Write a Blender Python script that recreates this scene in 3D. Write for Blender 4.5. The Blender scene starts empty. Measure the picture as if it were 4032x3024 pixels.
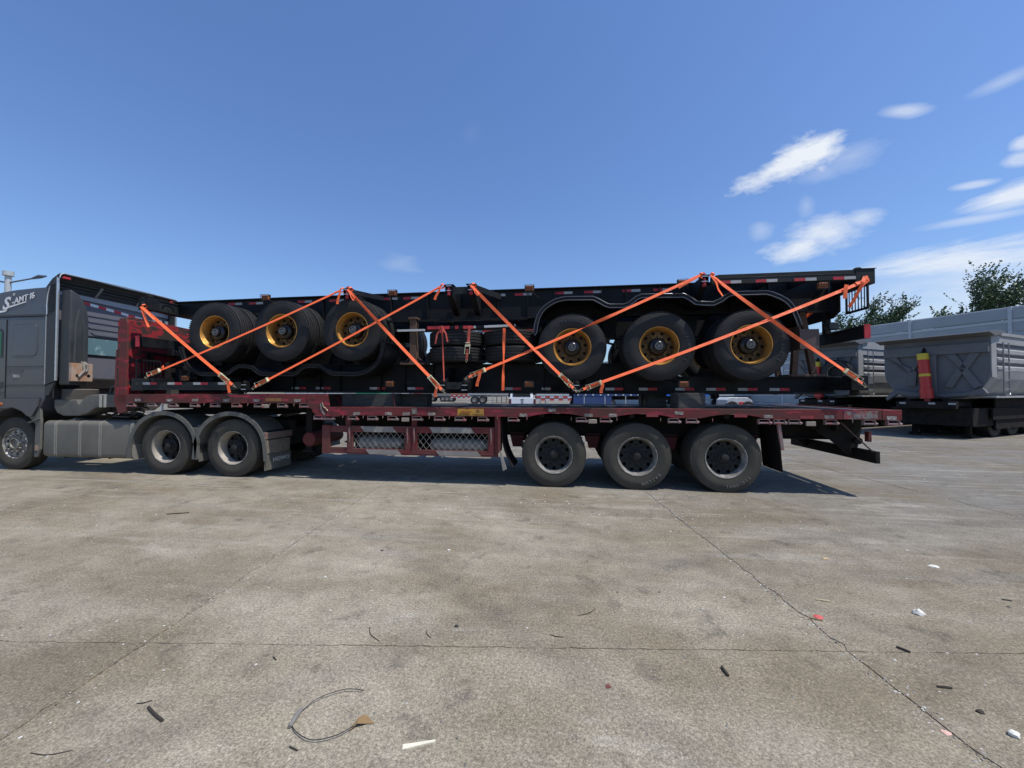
import bpy, bmesh, math, random
from mathutils import Vector, Matrix, Euler
R = math.radians
random.seed(7)
sc = bpy.context.scene
COL = sc.collection
# ------------------------------------------------------------------ camera
CAM_A, CAM_D, CAM_H, CAM_P, CAM_F = .1335, 6.26, 1.508, .0223, 1545
cd = bpy.data.cameras.new('camera'); cam = bpy.data.objects.new('camera', cd); COL.objects.link(cam)
cd.sensor_width = 36; cd.lens = 36 * CAM_F / 4032; cd.clip_start = .05; cd.clip_end = 6000
cam.location = (0, -CAM_D, CAM_H)
cam.rotation_euler = (math.pi / 2 + CAM_P, 0, CAM_A)
sc.camera = cam
# ------------------------------------------------------------------ sun and sky
SUN = Vector((.46, -.17, 1.0)).normalized()      # towards the sun
SUN_EL = math.asin(SUN.z); SUN_AZ = math.atan2(SUN.x, SUN.y)
sd = bpy.data.lights.new('sun', 'SUN'); so = bpy.data.objects.new('sun', sd); COL.objects.link(so)
sd.energy = 4.4; sd.angle = R(.53); sd.color = (1, .955, .89)
so.rotation_euler = SUN.to_track_quat('Z', 'Y').to_euler(); so.location = (6, -3, 20)
world = bpy.data.worlds.new('World'); sc.world = world; world.use_nodes = True
wn, wl = world.node_tree.nodes, world.node_tree.links
wn.clear()
def cray(px, py):                                 # direction in which a spot of the sky stands
    x = (px - 2016) / CAM_F; y = (1512 - py) / CAM_F
    dep = math.cos(CAM_P) - y * math.sin(CAM_P); up = math.sin(CAM_P) + y * math.cos(CAM_P)
    return Vector((x * math.cos(CAM_A) - dep * math.sin(CAM_A), x * math.sin(CAM_A) + dep * math.cos(CAM_A), up))
def wmath(op, a, b=None, c=None, clamp=False):
    n = wn.new('ShaderNodeMath'); n.operation = op; n.use_clamp = clamp
    for i, v in enumerate((a, b, c)):
        if v is None: continue
        if isinstance(v, (int, float)): n.inputs[i].default_value = v
        else: wl.new(v, n.inputs[i])
    return n.outputs[0]
def wdot(v, vec):
    n = wn.new('ShaderNodeVectorMath'); n.operation = 'DOT_PRODUCT'; wl.new(v, n.inputs[0]); n.inputs[1].default_value = vec
    return n.outputs['Value']
sky = wn.new('ShaderNodeTexSky'); sky.sky_type = 'NISHITA'; sky.sun_disc = False
sky.sun_elevation = SUN_EL; sky.sun_rotation = SUN_AZ; sky.altitude = 50
sky.air_density = 1.35; sky.dust_density = .6; sky.ozone_density = 2.2
bg = wn.new('ShaderNodeBackground'); bg.inputs['Strength'].default_value = .105
out = wn.new('ShaderNodeOutputWorld')
tc = wn.new('ShaderNodeTexCoord'); DIR = tc.outputs['Generated']
nz = wn.new('ShaderNodeTexNoise'); nz.inputs['Scale'].default_value = 13; nz.inputs['Detail'].default_value = 10; nz.inputs['Roughness'].default_value = .66
mp = wn.new('ShaderNodeMapping'); mp.inputs['Scale'].default_value = (1, 1, 2.2); wl.new(DIR, mp.inputs['Vector']); wl.new(mp.outputs[0], nz.inputs['Vector'])
nf = nz.outputs['Fac']
nw = wn.new('ShaderNodeTexNoise'); nw.inputs['Scale'].default_value = 7; nw.inputs['Detail'].default_value = 10; nw.inputs['Roughness'].default_value = .66; nw.inputs['Distortion'].default_value = .6
mw = wn.new('ShaderNodeMapping'); mw.inputs['Scale'].default_value = (1, 1, 6); mw.inputs['Rotation'].default_value = (.12, .1, 0); wl.new(DIR, mw.inputs['Vector']); wl.new(mw.outputs[0], nw.inputs['Vector'])
nwf = nw.outputs['Fac']
def cloud(px, py, a, b, rot, dens, amp, wisp=False, soft=.5):
    c = cray(px, py).normalized()
    right = (cray(px + 10, py).normalized() - c).normalized(); up = right.cross(c).normalized()
    if up.z < 0: up = -up
    s, co = math.sin(R(rot)), math.cos(R(rot))
    e1 = right * co + up * s; e2 = up * co - right * s
    z = cray(px, py).length
    fu, fv = CAM_F * z ** 1.6 / a, CAM_F * z ** 1.3 / b
    cz = wmath('MAXIMUM', wdot(DIR, c), .05)
    u = wmath('MULTIPLY', wmath('DIVIDE', wdot(DIR, e1), cz), fu); v = wmath('MULTIPLY', wmath('DIVIDE', wdot(DIR, e2), cz), fv)
    r2 = wmath('ADD', wmath('MULTIPLY', u, u), wmath('MULTIPLY', v, v))
    m = wmath('SUBTRACT', 1.0, wmath('SQRT', r2))
    n = wmath('MULTIPLY', wmath('SUBTRACT', nwf if wisp else nf, .5), amp)
    k = wmath('DIVIDE', wmath('ADD', m, n), soft, clamp=True)
    k = wmath('MULTIPLY', wmath('SMOOTH_MIN', k, 1.0, .15), dens, clamp=True)
    front = wmath('GREATER_THAN', wdot(DIR, c), .3)
    return wmath('MULTIPLY', k, front)
CL = [cloud(3085, 660, 215, 62, 27, .95, 2.1, soft=.75), cloud(3190, 600, 150, 88, 20, .97, 2.2, soft=.75), cloud(3225, 680, 120, 50, 15, .22, 2.0, soft=1), cloud(3130, 980, 190, 60, 24, .85, 2.0, soft=.85), cloud(3230, 920, 170, 80, 15, .75, 2.1, soft=.9), cloud(3385, 862, 90, 44, 10, .5, 1.6, soft=.8),
      cloud(3560, 436, 125, 36, 2, .5, .9, True, .8), cloud(4010, 765, 240, 80, 24, .85, 1.6, True, .8), cloud(3830, 728, 100, 22, 12, .5, .8, True, .7), cloud(3850, 860, 260, 26, 14, .42, .8, True, .8),
      cloud(3780, 1020, 520, 90, 9, .8, 1.7, True, .8), cloud(4080, 985, 300, 60, 14, .6, 1.1, True, .7), cloud(4000, 1160, 1100, 260, 4, .62, 1.3, True, 1), cloud(3950, 320, 160, 40, 34, .3, .9, True, .9),
      cloud(2990, 910, 60, 40, 0, .3, 1.5, soft=.9), cloud(1580, 1040, 90, 40, -10, .16, 2.2, True, 1), cloud(4700, 640, 420, 120, 14, .6, 1.6, True, .8), cloud(4030, 560, 60, 40, 10, .6, 1.5, soft=.7), cloud(4020, 625, 70, 40, 10, .5, 1.5, soft=.7),
      cloud(1850, 520, 60, 40, 30, .03, 1.2, soft=1), cloud(3350, 615, 160, 70, 25, .3, 1.5, soft=1), cloud(3170, 810, 40, 60, 20, .22, 1.4, soft=.9)]
acc = CL[0]
for k in CL[1:]: acc = wmath('MAXIMUM', acc, k)
tint = wn.new('ShaderNodeMixRGB'); tint.blend_type = 'MULTIPLY'; tint.inputs['Fac'].default_value = 1; wl.new(sky.outputs[0], tint.inputs['Color1']); tint.inputs['Color2'].default_value = (.86, 1.05, 1.42, 1)
mix = wn.new('ShaderNodeMixRGB'); wl.new(acc, mix.inputs['Fac']); wl.new(tint.outputs[0], mix.inputs['Color1'])
mix.inputs['Color2'].default_value = (8.3, 8.7, 9.2, 1)
wl.new(mix.outputs[0], bg.inputs['Color']); wl.new(bg.outputs[0], out.inputs[0])
sc.view_settings.view_transform = 'Standard'; sc.view_settings.look = 'None'
sc.view_settings.gamma = 1; sc.view_settings.exposure = 0; sc.view_settings.use_curve_mapping = False
sc.cycles.max_bounces = 6
# ------------------------------------------------------------------ helpers
OFF = {}
def rootobj(name, loc, label, cat, group=None, mesh=None):
    o = bpy.data.objects.new(name, mesh); COL.objects.link(o); o.location = loc; o['label'] = label; o['category'] = cat
    if group: o['group'] = group
    OFF[o] = Vector(loc); return o
class MB:
    def __init__(s): s.v = []; s.f = []
    def add(s, vs, fs):
        n = len(s.v); s.v += [tuple(v) for v in vs]; s.f += [tuple(i + n for i in f) for f in fs]; return s
    def box(s, x0, x1, y0, y1, z0, z1):
        if x0 > x1: x0, x1 = x1, x0
        if y0 > y1: y0, y1 = y1, y0
        if z0 > z1: z0, z1 = z1, z0
        v = [(x, y, z) for z in (z0, z1) for y in (y0, y1) for x in (x0, x1)]
        return s.add(v, [(0, 2, 3, 1), (4, 5, 7, 6), (0, 1, 5, 4), (2, 6, 7, 3), (0, 4, 6, 2), (1, 3, 7, 5)])
    def prism(s, poly, ax, a, b):                 # polygon in the plane across axis ax, extruded from a to b
        def p(u, w, t): return {'x': (t, u, w), 'y': (u, t, w), 'z': (u, w, t)}[ax]
        n = len(poly); v = [p(u, w, a) for u, w in poly] + [p(u, w, b) for u, w in poly]
        return s.add(v, [tuple(range(n)), tuple(range(2 * n - 1, n - 1, -1))] + [(i, i + n, (i + 1) % n + n, (i + 1) % n) for i in range(n)])
    def bar(s, p0, p1, w, h, up=(0, 0, 1)):       # square bar between two points
        p0, p1 = Vector(p0), Vector(p1); d = (p1 - p0).normalized(); up = Vector(up)
        if abs(d.dot(up)) > .98: up = Vector((1, 0, 0))
        a = d.cross(up).normalized() * w / 2; b = a.normalized().cross(d) * h / 2
        v = [p + i * a + j * b for p in (p0, p1) for i, j in ((-1, -1), (1, -1), (1, 1), (-1, 1))]
        return s.add(v, [(0, 3, 2, 1), (4, 5, 6, 7), (0, 1, 5, 4), (1, 2, 6, 5), (2, 3, 7, 6), (3, 0, 4, 7)])
    def tube(s, pts, r, n=8, cap=True):
        pts = [Vector(p) for p in pts]; rs = r if isinstance(r, (list, tuple)) else [r] * len(pts); base = len(s.v); prev = None
        for i, p in enumerate(pts):
            d = (pts[min(i + 1, len(pts) - 1)] - pts[max(i - 1, 0)]).normalized()
            if prev is None: a = d.orthogonal().normalized()
            else:
                a = prev - d * prev.dot(d)
                a = a.normalized() if a.length > 1e-5 else d.orthogonal().normalized()
            prev = a; b = d.cross(a)
            for k in range(n):
                t = 2 * math.pi * k / n; s.v.append(tuple(p + (a * math.cos(t) + b * math.sin(t)) * rs[i]))
        for i in range(len(pts) - 1):
            for k in range(n):
                s.f.append((base + i * n + k, base + i * n + (k + 1) % n, base + (i + 1) * n + (k + 1) % n, base + (i + 1) * n + k))
        if cap:
            s.f.append(tuple(base + k for k in range(n - 1, -1, -1))); e = base + (len(pts) - 1) * n; s.f.append(tuple(e + k for k in range(n)))
        return s
    def lathe(s, prof, n=48, c=(0, 0, 0), ax='y', close=False):    # prof: (radius, along axis)
        base = len(s.v); m = len(prof)
        for k in range(n):
            t = 2 * math.pi * k / n; ct, st = math.cos(t), math.sin(t)
            for r, y in prof:
                q = {'y': (r * ct, y, r * st), 'z': (r * ct, r * st, y), 'x': (y, r * ct, r * st)}[ax]
                s.v.append((q[0] + c[0], q[1] + c[1], q[2] + c[2]))
        for k in range(n):
            k2 = (k + 1) % n
            for j in range(m if close else m - 1):
                j2 = (j + 1) % m
                s.f.append((base + k * m + j, base + k * m + j2, base + k2 * m + j2, base + k2 * m + j))
        return s
    def xform(s, M, start=0):
        for i in range(start, len(s.v)): s.v[i] = tuple(M @ Vector(s.v[i]))
        return s
    def mesh(s, name, m=None, smooth=False, bevel=0, seg=1, c=None):
        c = Vector(c) if c is not None else Vector((0, 0, 0))
        me = bpy.data.meshes.new(name); me.from_pydata([tuple(Vector(v) - c) for v in s.v], [], s.f)
        bm = bmesh.new(); bm.from_mesh(me); bmesh.ops.recalc_face_normals(bm, faces=bm.faces)
        if bevel:
            es = [e for e in bm.edges if len(e.link_faces) == 2 and e.calc_face_angle(0) > R(28)]
            bmesh.ops.bevel(bm, geom=es, offset=bevel, segments=seg, profile=.6, affect='EDGES', clamp_overlap=True)
        bm.to_mesh(me); bm.free()
        if smooth:
            for p in me.polygons: p.use_smooth = True
            me.set_sharp_from_angle(angle=R(smooth if smooth is not True else 38))
        if m: me.materials.append(m)
        return me
    def centre(s):
        xs, ys, zs = zip(*s.v); return Vector(((min(xs) + max(xs)) / 2, (min(ys) + max(ys)) / 2, (min(zs) + max(zs)) / 2))
    def part(s, name, m, parent, smooth=False, bevel=0, seg=1, label=None, kind=None):
        c = s.centre(); o = bpy.data.objects.new(name, s.mesh(name, m, smooth, bevel, seg, c)); COL.objects.link(o)
        o.parent = parent; o.location = c - OFF[parent]; OFF[o] = c
        if label: o['label'] = label
        if kind: o['kind'] = kind
        return o
    def thing(s, name, m, label, cat, group=None, smooth=False, bevel=0, seg=1, kind=None):
        c = s.centre(); c.z = min(v[2] for v in s.v)
        o = rootobj(name, c, label, cat, group, s.mesh(name, m, smooth, bevel, seg, c))
        if kind: o['kind'] = kind
        return o
def place(name, me, parent, loc, rot=None, label=None):           # a part from a shared mesh at a place given in the thing's frame
    o = bpy.data.objects.new(name, me); COL.objects.link(o); o.parent = parent; o.location = Vector(loc) - OFF[parent]; OFF[o] = Vector(loc)
    if rot: o.rotation_euler = rot
    if label: o['label'] = label
    return o
def copytree(o, parent=None, loc=None, rot=None, label=None):
    c = o.copy(); COL.objects.link(c)
    if parent: c.parent = parent
    if loc is not None: c.location = loc
    if rot is not None: c.rotation_euler = rot
    if label: c['label'] = label
    for ch in list(o.children): copytree(ch, c)
    return c
def struct(s, name, m, **k):
    o = bpy.data.objects.new(name, s.mesh(name, m, **k)); COL.objects.link(o); o['kind'] = 'structure'; OFF[o] = Vector((0, 0, 0)); return o
def textmb(txt, size, ext=.004, shear=0, bold=0, align='CENTER'):
    fc = bpy.data.curves.new('t', 'FONT'); fc.body = txt; fc.size = size; fc.extrude = ext; fc.shear = shear; fc.offset = bold; fc.align_x = align; fc.align_y = 'CENTER'; fc.resolution_u = 3
    t = bpy.data.objects.new('t', fc); COL.objects.link(t); dg = bpy.context.evaluated_depsgraph_get()
    me = bpy.data.meshes.new_from_object(t.evaluated_get(dg)); mb = MB()
    mb.v = [tuple(v.co) for v in me.vertices]; mb.f = [tuple(p.vertices) for p in me.polygons]
    bpy.data.objects.remove(t); bpy.data.curves.remove(fc); bpy.data.meshes.remove(me); return mb
FRONT = Matrix.Rotation(math.pi / 2, 4, 'X')      # text facing -Y
REAR = Matrix.Rotation(math.pi / 2, 4, 'Z') @ FRONT   # text facing +X
# ------------------------------------------------------------------ materials
def nodes(name):
    m = bpy.data.materials.new(name); m.use_nodes = True; nt = m.node_tree; return m, nt, nt.nodes['Principled BSDF']
def addn(nt, typ, **k):
    n = nt.nodes.new(typ)
    for a, b in k.items():
        if a in n.inputs: n.inputs[a].default_value = b
        else: setattr(n, a, b)
    return n
def ramp(nt, fac, stops):
    r = nt.nodes.new('ShaderNodeValToRGB'); e = r.color_ramp.elements
    while len(e) < len(stops): e.new(.5)
    for i, (p, c) in enumerate(stops):
        e[i].position = p; e[i].color = (*c, 1) if isinstance(c, tuple) else (c, c, c, 1)
    nt.links.new(fac, r.inputs[0]); return r.outputs[0]
def mixc(nt, f, a, b, mode='MIX'):
    n = nt.nodes.new('ShaderNodeMixRGB'); n.blend_type = mode
    for i, v in enumerate((f, a, b)):
        if isinstance(v, (int, float)): n.inputs[i].default_value = v if i == 0 else (v, v, v, 1)
        elif isinstance(v, tuple): n.inputs[i].default_value = (*v, 1)
        else: nt.links.new(v, n.inputs[i])
    return n.outputs[0]
def mat(name, col, rough=.5, metal=0, dirt=None, amt=.4, scale=4, bump=.0, bscale=60, edge=.12, stretch=(1, 1, 1), coat=0, dirt2=None, amt2=.3, scale2=14, spec=None, trans=0):
    m, nt, b = nodes(name); L = nt.links
    tcn = addn(nt, 'ShaderNodeTexCoord'); oi = addn(nt, 'ShaderNodeObjectInfo')
    va = addn(nt, 'ShaderNodeVectorMath', operation='MULTIPLY_ADD'); L.new(oi.outputs['Random'], va.inputs[0]); va.inputs[1].default_value = (17, 9, 5); L.new(tcn.outputs['Object'], va.inputs[2])
    mpn = addn(nt, 'ShaderNodeMapping'); mpn.inputs['Scale'].default_value = stretch; L.new(va.outputs[0], mpn.inputs[0])
    n1 = addn(nt, 'ShaderNodeTexNoise', Scale=scale, Detail=6, Roughness=.62); L.new(mpn.outputs[0], n1.inputs['Vector'])
    n2 = addn(nt, 'ShaderNodeTexNoise', Scale=scale2, Detail=5, Roughness=.7); L.new(mpn.outputs[0], n2.inputs['Vector'])
    c = tuple(col)
    lo = tuple(x * .86 for x in c); hi = tuple(min(1, x * 1.12) for x in c)
    base = ramp(nt, n2.outputs['Fac'], [(.3, lo), (.7, hi)])
    rg = rough
    if dirt:
        f = ramp(nt, n1.outputs['Fac'], [(max(0, .62 - amt * .5 - edge), 0.), (min(1, .62 - amt * .5 + edge), 1.)])
        base = mixc(nt, f, base, dirt)
        rr = addn(nt, 'ShaderNodeMapRange'); L.new(f, rr.inputs[0]); rr.inputs[3].default_value = rough; rr.inputs[4].default_value = max(rough, .75); rg = rr.outputs[0]
    if dirt2:
        f2 = ramp(nt, n2.outputs['Fac'], [(max(0, .66 - amt2 * .5 - .04), 0.), (min(1, .66 - amt2 * .5 + .04), 1.)])
        base = mixc(nt, f2, base, dirt2)
    L.new(base, b.inputs['Base Color'])
    if isinstance(rg, (int, float)): b.inputs['Roughness'].default_value = rg
    else: L.new(rg, b.inputs['Roughness'])
    b.inputs['Metallic'].default_value = metal; b.inputs['Coat Weight'].default_value = coat
    if spec is not None: b.inputs['Specular IOR Level'].default_value = spec
    if trans: b.inputs['Transmission Weight'].default_value = trans
    if bump:
        n3 = addn(nt, 'ShaderNodeTexNoise', Scale=bscale, Detail=4, Roughness=.6); L.new(mpn.outputs[0], n3.inputs['Vector'])
        bp = addn(nt, 'ShaderNodeBump', Strength=min(1, bump), Distance=.004); L.new(n3.outputs['Fac'], bp.inputs['Height']); L.new(bp.outputs[0], b.inputs['Normal'])
    return m
DUST = (.19, .17, .145)
BLK = mat('black_paint', (.0028, .0036, .005), .42, spec=.22, dirt=(.010, .0105, .012), amt=.3, scale=3, bump=.12, bscale=25)
BLKG = mat('rolled_edge_highlight', (.13, .135, .15), .26, metal=.7)  # sun highlight of a glossy black edge put into the colour
RAILB = mat('side_rail_paint', (.009, .012, .0125), .42, spec=.3, dirt=(.018, .02, .0195), amt=.35, scale=4)
BLKD = mat('black_dusty_steel', (.0065, .006, .006), .8, spec=.2, dirt=(.018, .015, .013), amt=.35, scale=5)
RED = mat('worn_red_paint', (.25, .008, .014), .55, spec=.35, dirt=(.085, .035, .028), amt=.56, scale=2.2, edge=.28, stretch=(.5, 1, 2.6), dirt2=(.33, .03, .05), amt2=.16, scale2=5, bump=.25, bscale=30)
REDG = mat('dusty_maroon_paint', (.145, .011, .017), .65, spec=.3, dirt=(.12, .052, .042), amt=.3, scale=3, edge=.25, bump=.15, bscale=60)
REDD = mat('scraped_dark_red_paint', (.12, .016, .020), .65, dirt=(.34, .012, .022), amt=.40, scale=3.0, edge=.05, stretch=(1, 1, 1.8), dirt2=(.035, .022, .018), amt2=.30, scale2=3, bump=.3)
WINCH = mat('winch_pink_red', (.33, .075, .08), .5, dirt=(.22, .17, .15), amt=.4, scale=9)
GRYD = mat('road_dust_grey', (.34, .32, .275), .85, dirt=(.24, .22, .19), amt=.4, scale=6, bump=.2)
FENDG = mat('dusty_grey_plastic', (.082, .082, .074), .7, spec=.35, dirt=(.135, .128, .108), amt=.45, scale=5, edge=.2)
TANKB = mat('tank_band', (.30, .285, .245), .5, metal=.3)
TANK = mat('dusty_aluminium', (.215, .202, .168), .5, metal=.25, dirt=(.145, .134, .108), amt=.6, scale=1.6, edge=.3, stretch=(1, 1, .6), bump=.1, bscale=20)
CAB = mat('dark_grey_blue_metallic', (.048, .052, .075), .3, metal=.2, dirt=(.085, .083, .086), amt=.42, scale=1.4, edge=.3, stretch=(1, 1, .5), coat=.6)
CABB = mat('cab_rear_grey', (.10, .104, .135), .5, dirt=(.13, .128, .14), amt=.4, scale=2.5, edge=.2)
DEFL = mat('dark_deflector_plastic', (.024, .029, .033), .42, dirt=(.045, .047, .047), amt=.35, scale=2, edge=.2)
SILV = mat('silver_edge', (.55, .55, .55), .35, metal=.7)
STEEL = mat('zinc_steel', (.45, .44, .40), .42, metal=.75, dirt=(.28, .22, .12), amt=.3, scale=20)
BRASS = mat('yellow_zinc_ratchet', (.55, .46, .22), .42, metal=.55, dirt=(.75, .7, .5), amt=.3, scale=30)
TYN = mat('new_tyre_rubber', (.0115, .0115, .012), .55, spec=.3, dirt=(.021, .0205, .0205), amt=.4, scale=7, bump=.1, bscale=60)
TYO = mat('dusty_tyre_rubber', (.088, .080, .064), .9, spec=.2, dirt=(.058, .053, .043), amt=.5, scale=4, edge=.25, bump=.25, bscale=50)
TYG = mat('new_tyre_tread', (.016, .016, .017), .62)
LETR = mat('raised_rubber_letters', (.03, .031, .034), .42)
LETO = mat('worn_rubber_letters', (.15, .142, .125), .85)
GOLDB = mat('sunlit_gold_rim', (.62, .33, .085), .28, metal=.7, dirt=(.45, .23, .055), amt=.3, scale=5)  # rim wall: sunlit copy of the gold paint
GOLD = mat('shaded_gold_rim', (.145, .078, .026), .38, metal=.5, dirt=(.10, .055, .02), amt=.35, scale=4)  # disc: shaded copy of the same gold paint
RIMO = mat('dusty_wheel_steel', (.020, .0195, .019), .8, spec=.25, dirt=(.033, .032, .029), amt=.3, scale=7)
RIML = mat('worn_lit_rim', (.33, .32, .295), .6, dirt=(.15, .14, .12), amt=.4, scale=10)
RIMT = mat('tractor_rim', (.42, .38, .31), .55, metal=.2, dirt=(.30, .27, .22), amt=.45, scale=5)
RIMA = mat('cast_aluminium_rim', (.5, .475, .42), .45, metal=.5, dirt=(.2, .185, .155), amt=.4, scale=9)
HUBB = mat('hub_cap_black', (.008, .008, .009), .3)
WHT = mat('white_print', (.75, .75, .73), .6)
OR = mat('orange_webbing', (1.0, .17, .045), .55, dirt=(.9, .13, .035), amt=.3, scale=16, bump=.25, bscale=220)
ORL = mat('faded_red_webbing', (.75, .14, .09), .7, dirt=(.42, .06, .04), amt=.4, scale=14, bump=.2, bscale=200)
TAPER = mat('reflective_red', (.48, .022, .035), .4, dirt=(.36, .02, .03), amt=.3, scale=12)
TAPEW = mat('reflective_white', (.42, .42, .41), .42, dirt=(.33, .33, .32), amt=.3, scale=12)
STICK = mat('dirty_white_sticker', (.50, .47, .40), .7, dirt=(.22, .19, .16), amt=.4, scale=16, edge=.05)
AMBER = mat('amber_lens', (.50, .17, .035), .3, dirt=(.32, .09, .02), amt=.4, scale=60)
REDL = mat('red_lamp_lens', (.42, .03, .04), .25)
REDT = mat('red_twist_lock', (.45, .02, .03), .45, dirt=(.2, .02, .03), amt=.3, scale=15)
TAPEB = mat('cab_tape_red', (.55, .02, .035), .45); TAPEC = mat('cab_tape_white', (.72, .72, .72), .45)
DECK = mat('steel_deck_plate', (.085, .09, .115), .5, metal=.3, dirt=(.05, .04, .036), amt=.45, scale=1.6, edge=.15, stretch=(.4, 2, 1), bump=.2)
DARKW = mat('dark_timber', (.034, .032, .028), .88, dirt=(.065, .062, .055), amt=.4, scale=7, stretch=(.6, 1, 5), bump=.6, bscale=30)
RUST = mat('rusty_brown_steel', (.06, .032, .022), .8, dirt=(.095, .055, .035), amt=.4, scale=8, bump=.3)
BLUET = mat('blue_trailer_paint', (.015, .045, .17), .5, dirt=(.03, .06, .15), amt=.3, scale=2)
BLUEB = mat('bright_blue_paint', (.02, .13, .55), .4)
WTR = mat('white_trailer_paint', (.62, .64, .64), .5, dirt=(.42, .44, .45), amt=.35, scale=3)
PALE = mat('pale_grey_trailer_paint', (.45, .52, .56), .5, dirt=(.36, .4, .42), amt=.4, scale=2)
REDP = mat('bright_red_paint', (.5, .03, .03), .5); GREENT = mat('green_tarpaulin', (.03, .38, .2), .6, bump=.6, bscale=12)
CAR = mat('white_car_paint', (.72, .73, .74), .25, coat=.5); GLASS = mat('dark_car_glass', (.015, .018, .02), .08)
GLG = mat('green_tinted_glass', (.015, .10, .055), .12, dirt=(.03, .16, .09), amt=.4, scale=2)
CURT = mat('blue_white_curtain', (.30, .42, .42), .35, dirt=(.10, .19, .21), amt=.5, scale=5, edge=.06, coat=.6)
TIPG = mat('tipper_grey_paint', (.135, .138, .142), .5, dirt=(.115, .118, .122), amt=.4, scale=1.5, edge=.2, bump=.08, bscale=12)
TIPL = mat('tipper_light_grey', (.34, .34, .335), .5, dirt=(.27, .27, .265), amt=.4, scale=2)
CYL = mat('red_hoist_cylinder', (.50, .028, .02), .4); YEL = mat('yellow_band', (.62, .46, .03), .5)
YELP = mat('yellow_plate', (.52, .27, .025), .55, dirt=(.38, .2, .04), amt=.3, scale=12); INK = mat('dark_print', (.10, .05, .02), .7)
PANEL = mat('barrier_panel_grey', (.40, .43, .44), .65, dirt=(.35, .38, .39), amt=.4, scale=1.2, bump=.1)
PANEL2 = mat('barrier_band_grey', (.50, .53, .54), .6)
BARK = mat('bark', (.09, .075, .055), .9, bump=.6, bscale=20)
SACK = mat('grey_tarp_bundle', (.38, .355, .30), .9, dirt=(.20, .185, .16), amt=.45, scale=9, bump=.8, bscale=14)
MESHM = mat('galvanised_mesh', (.42, .39, .33), .6, metal=.4)
BOX = mat('stained_plastic_box', (.42, .36, .29), .6, dirt=(.38, .19, .10), amt=.35, scale=5, edge=.2)
POLE = mat('pale_grey_pole', (.42, .45, .46), .5)
BROWNF = mat('brown_mudflap_rubber', (.085, .06, .055), .7)
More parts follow.
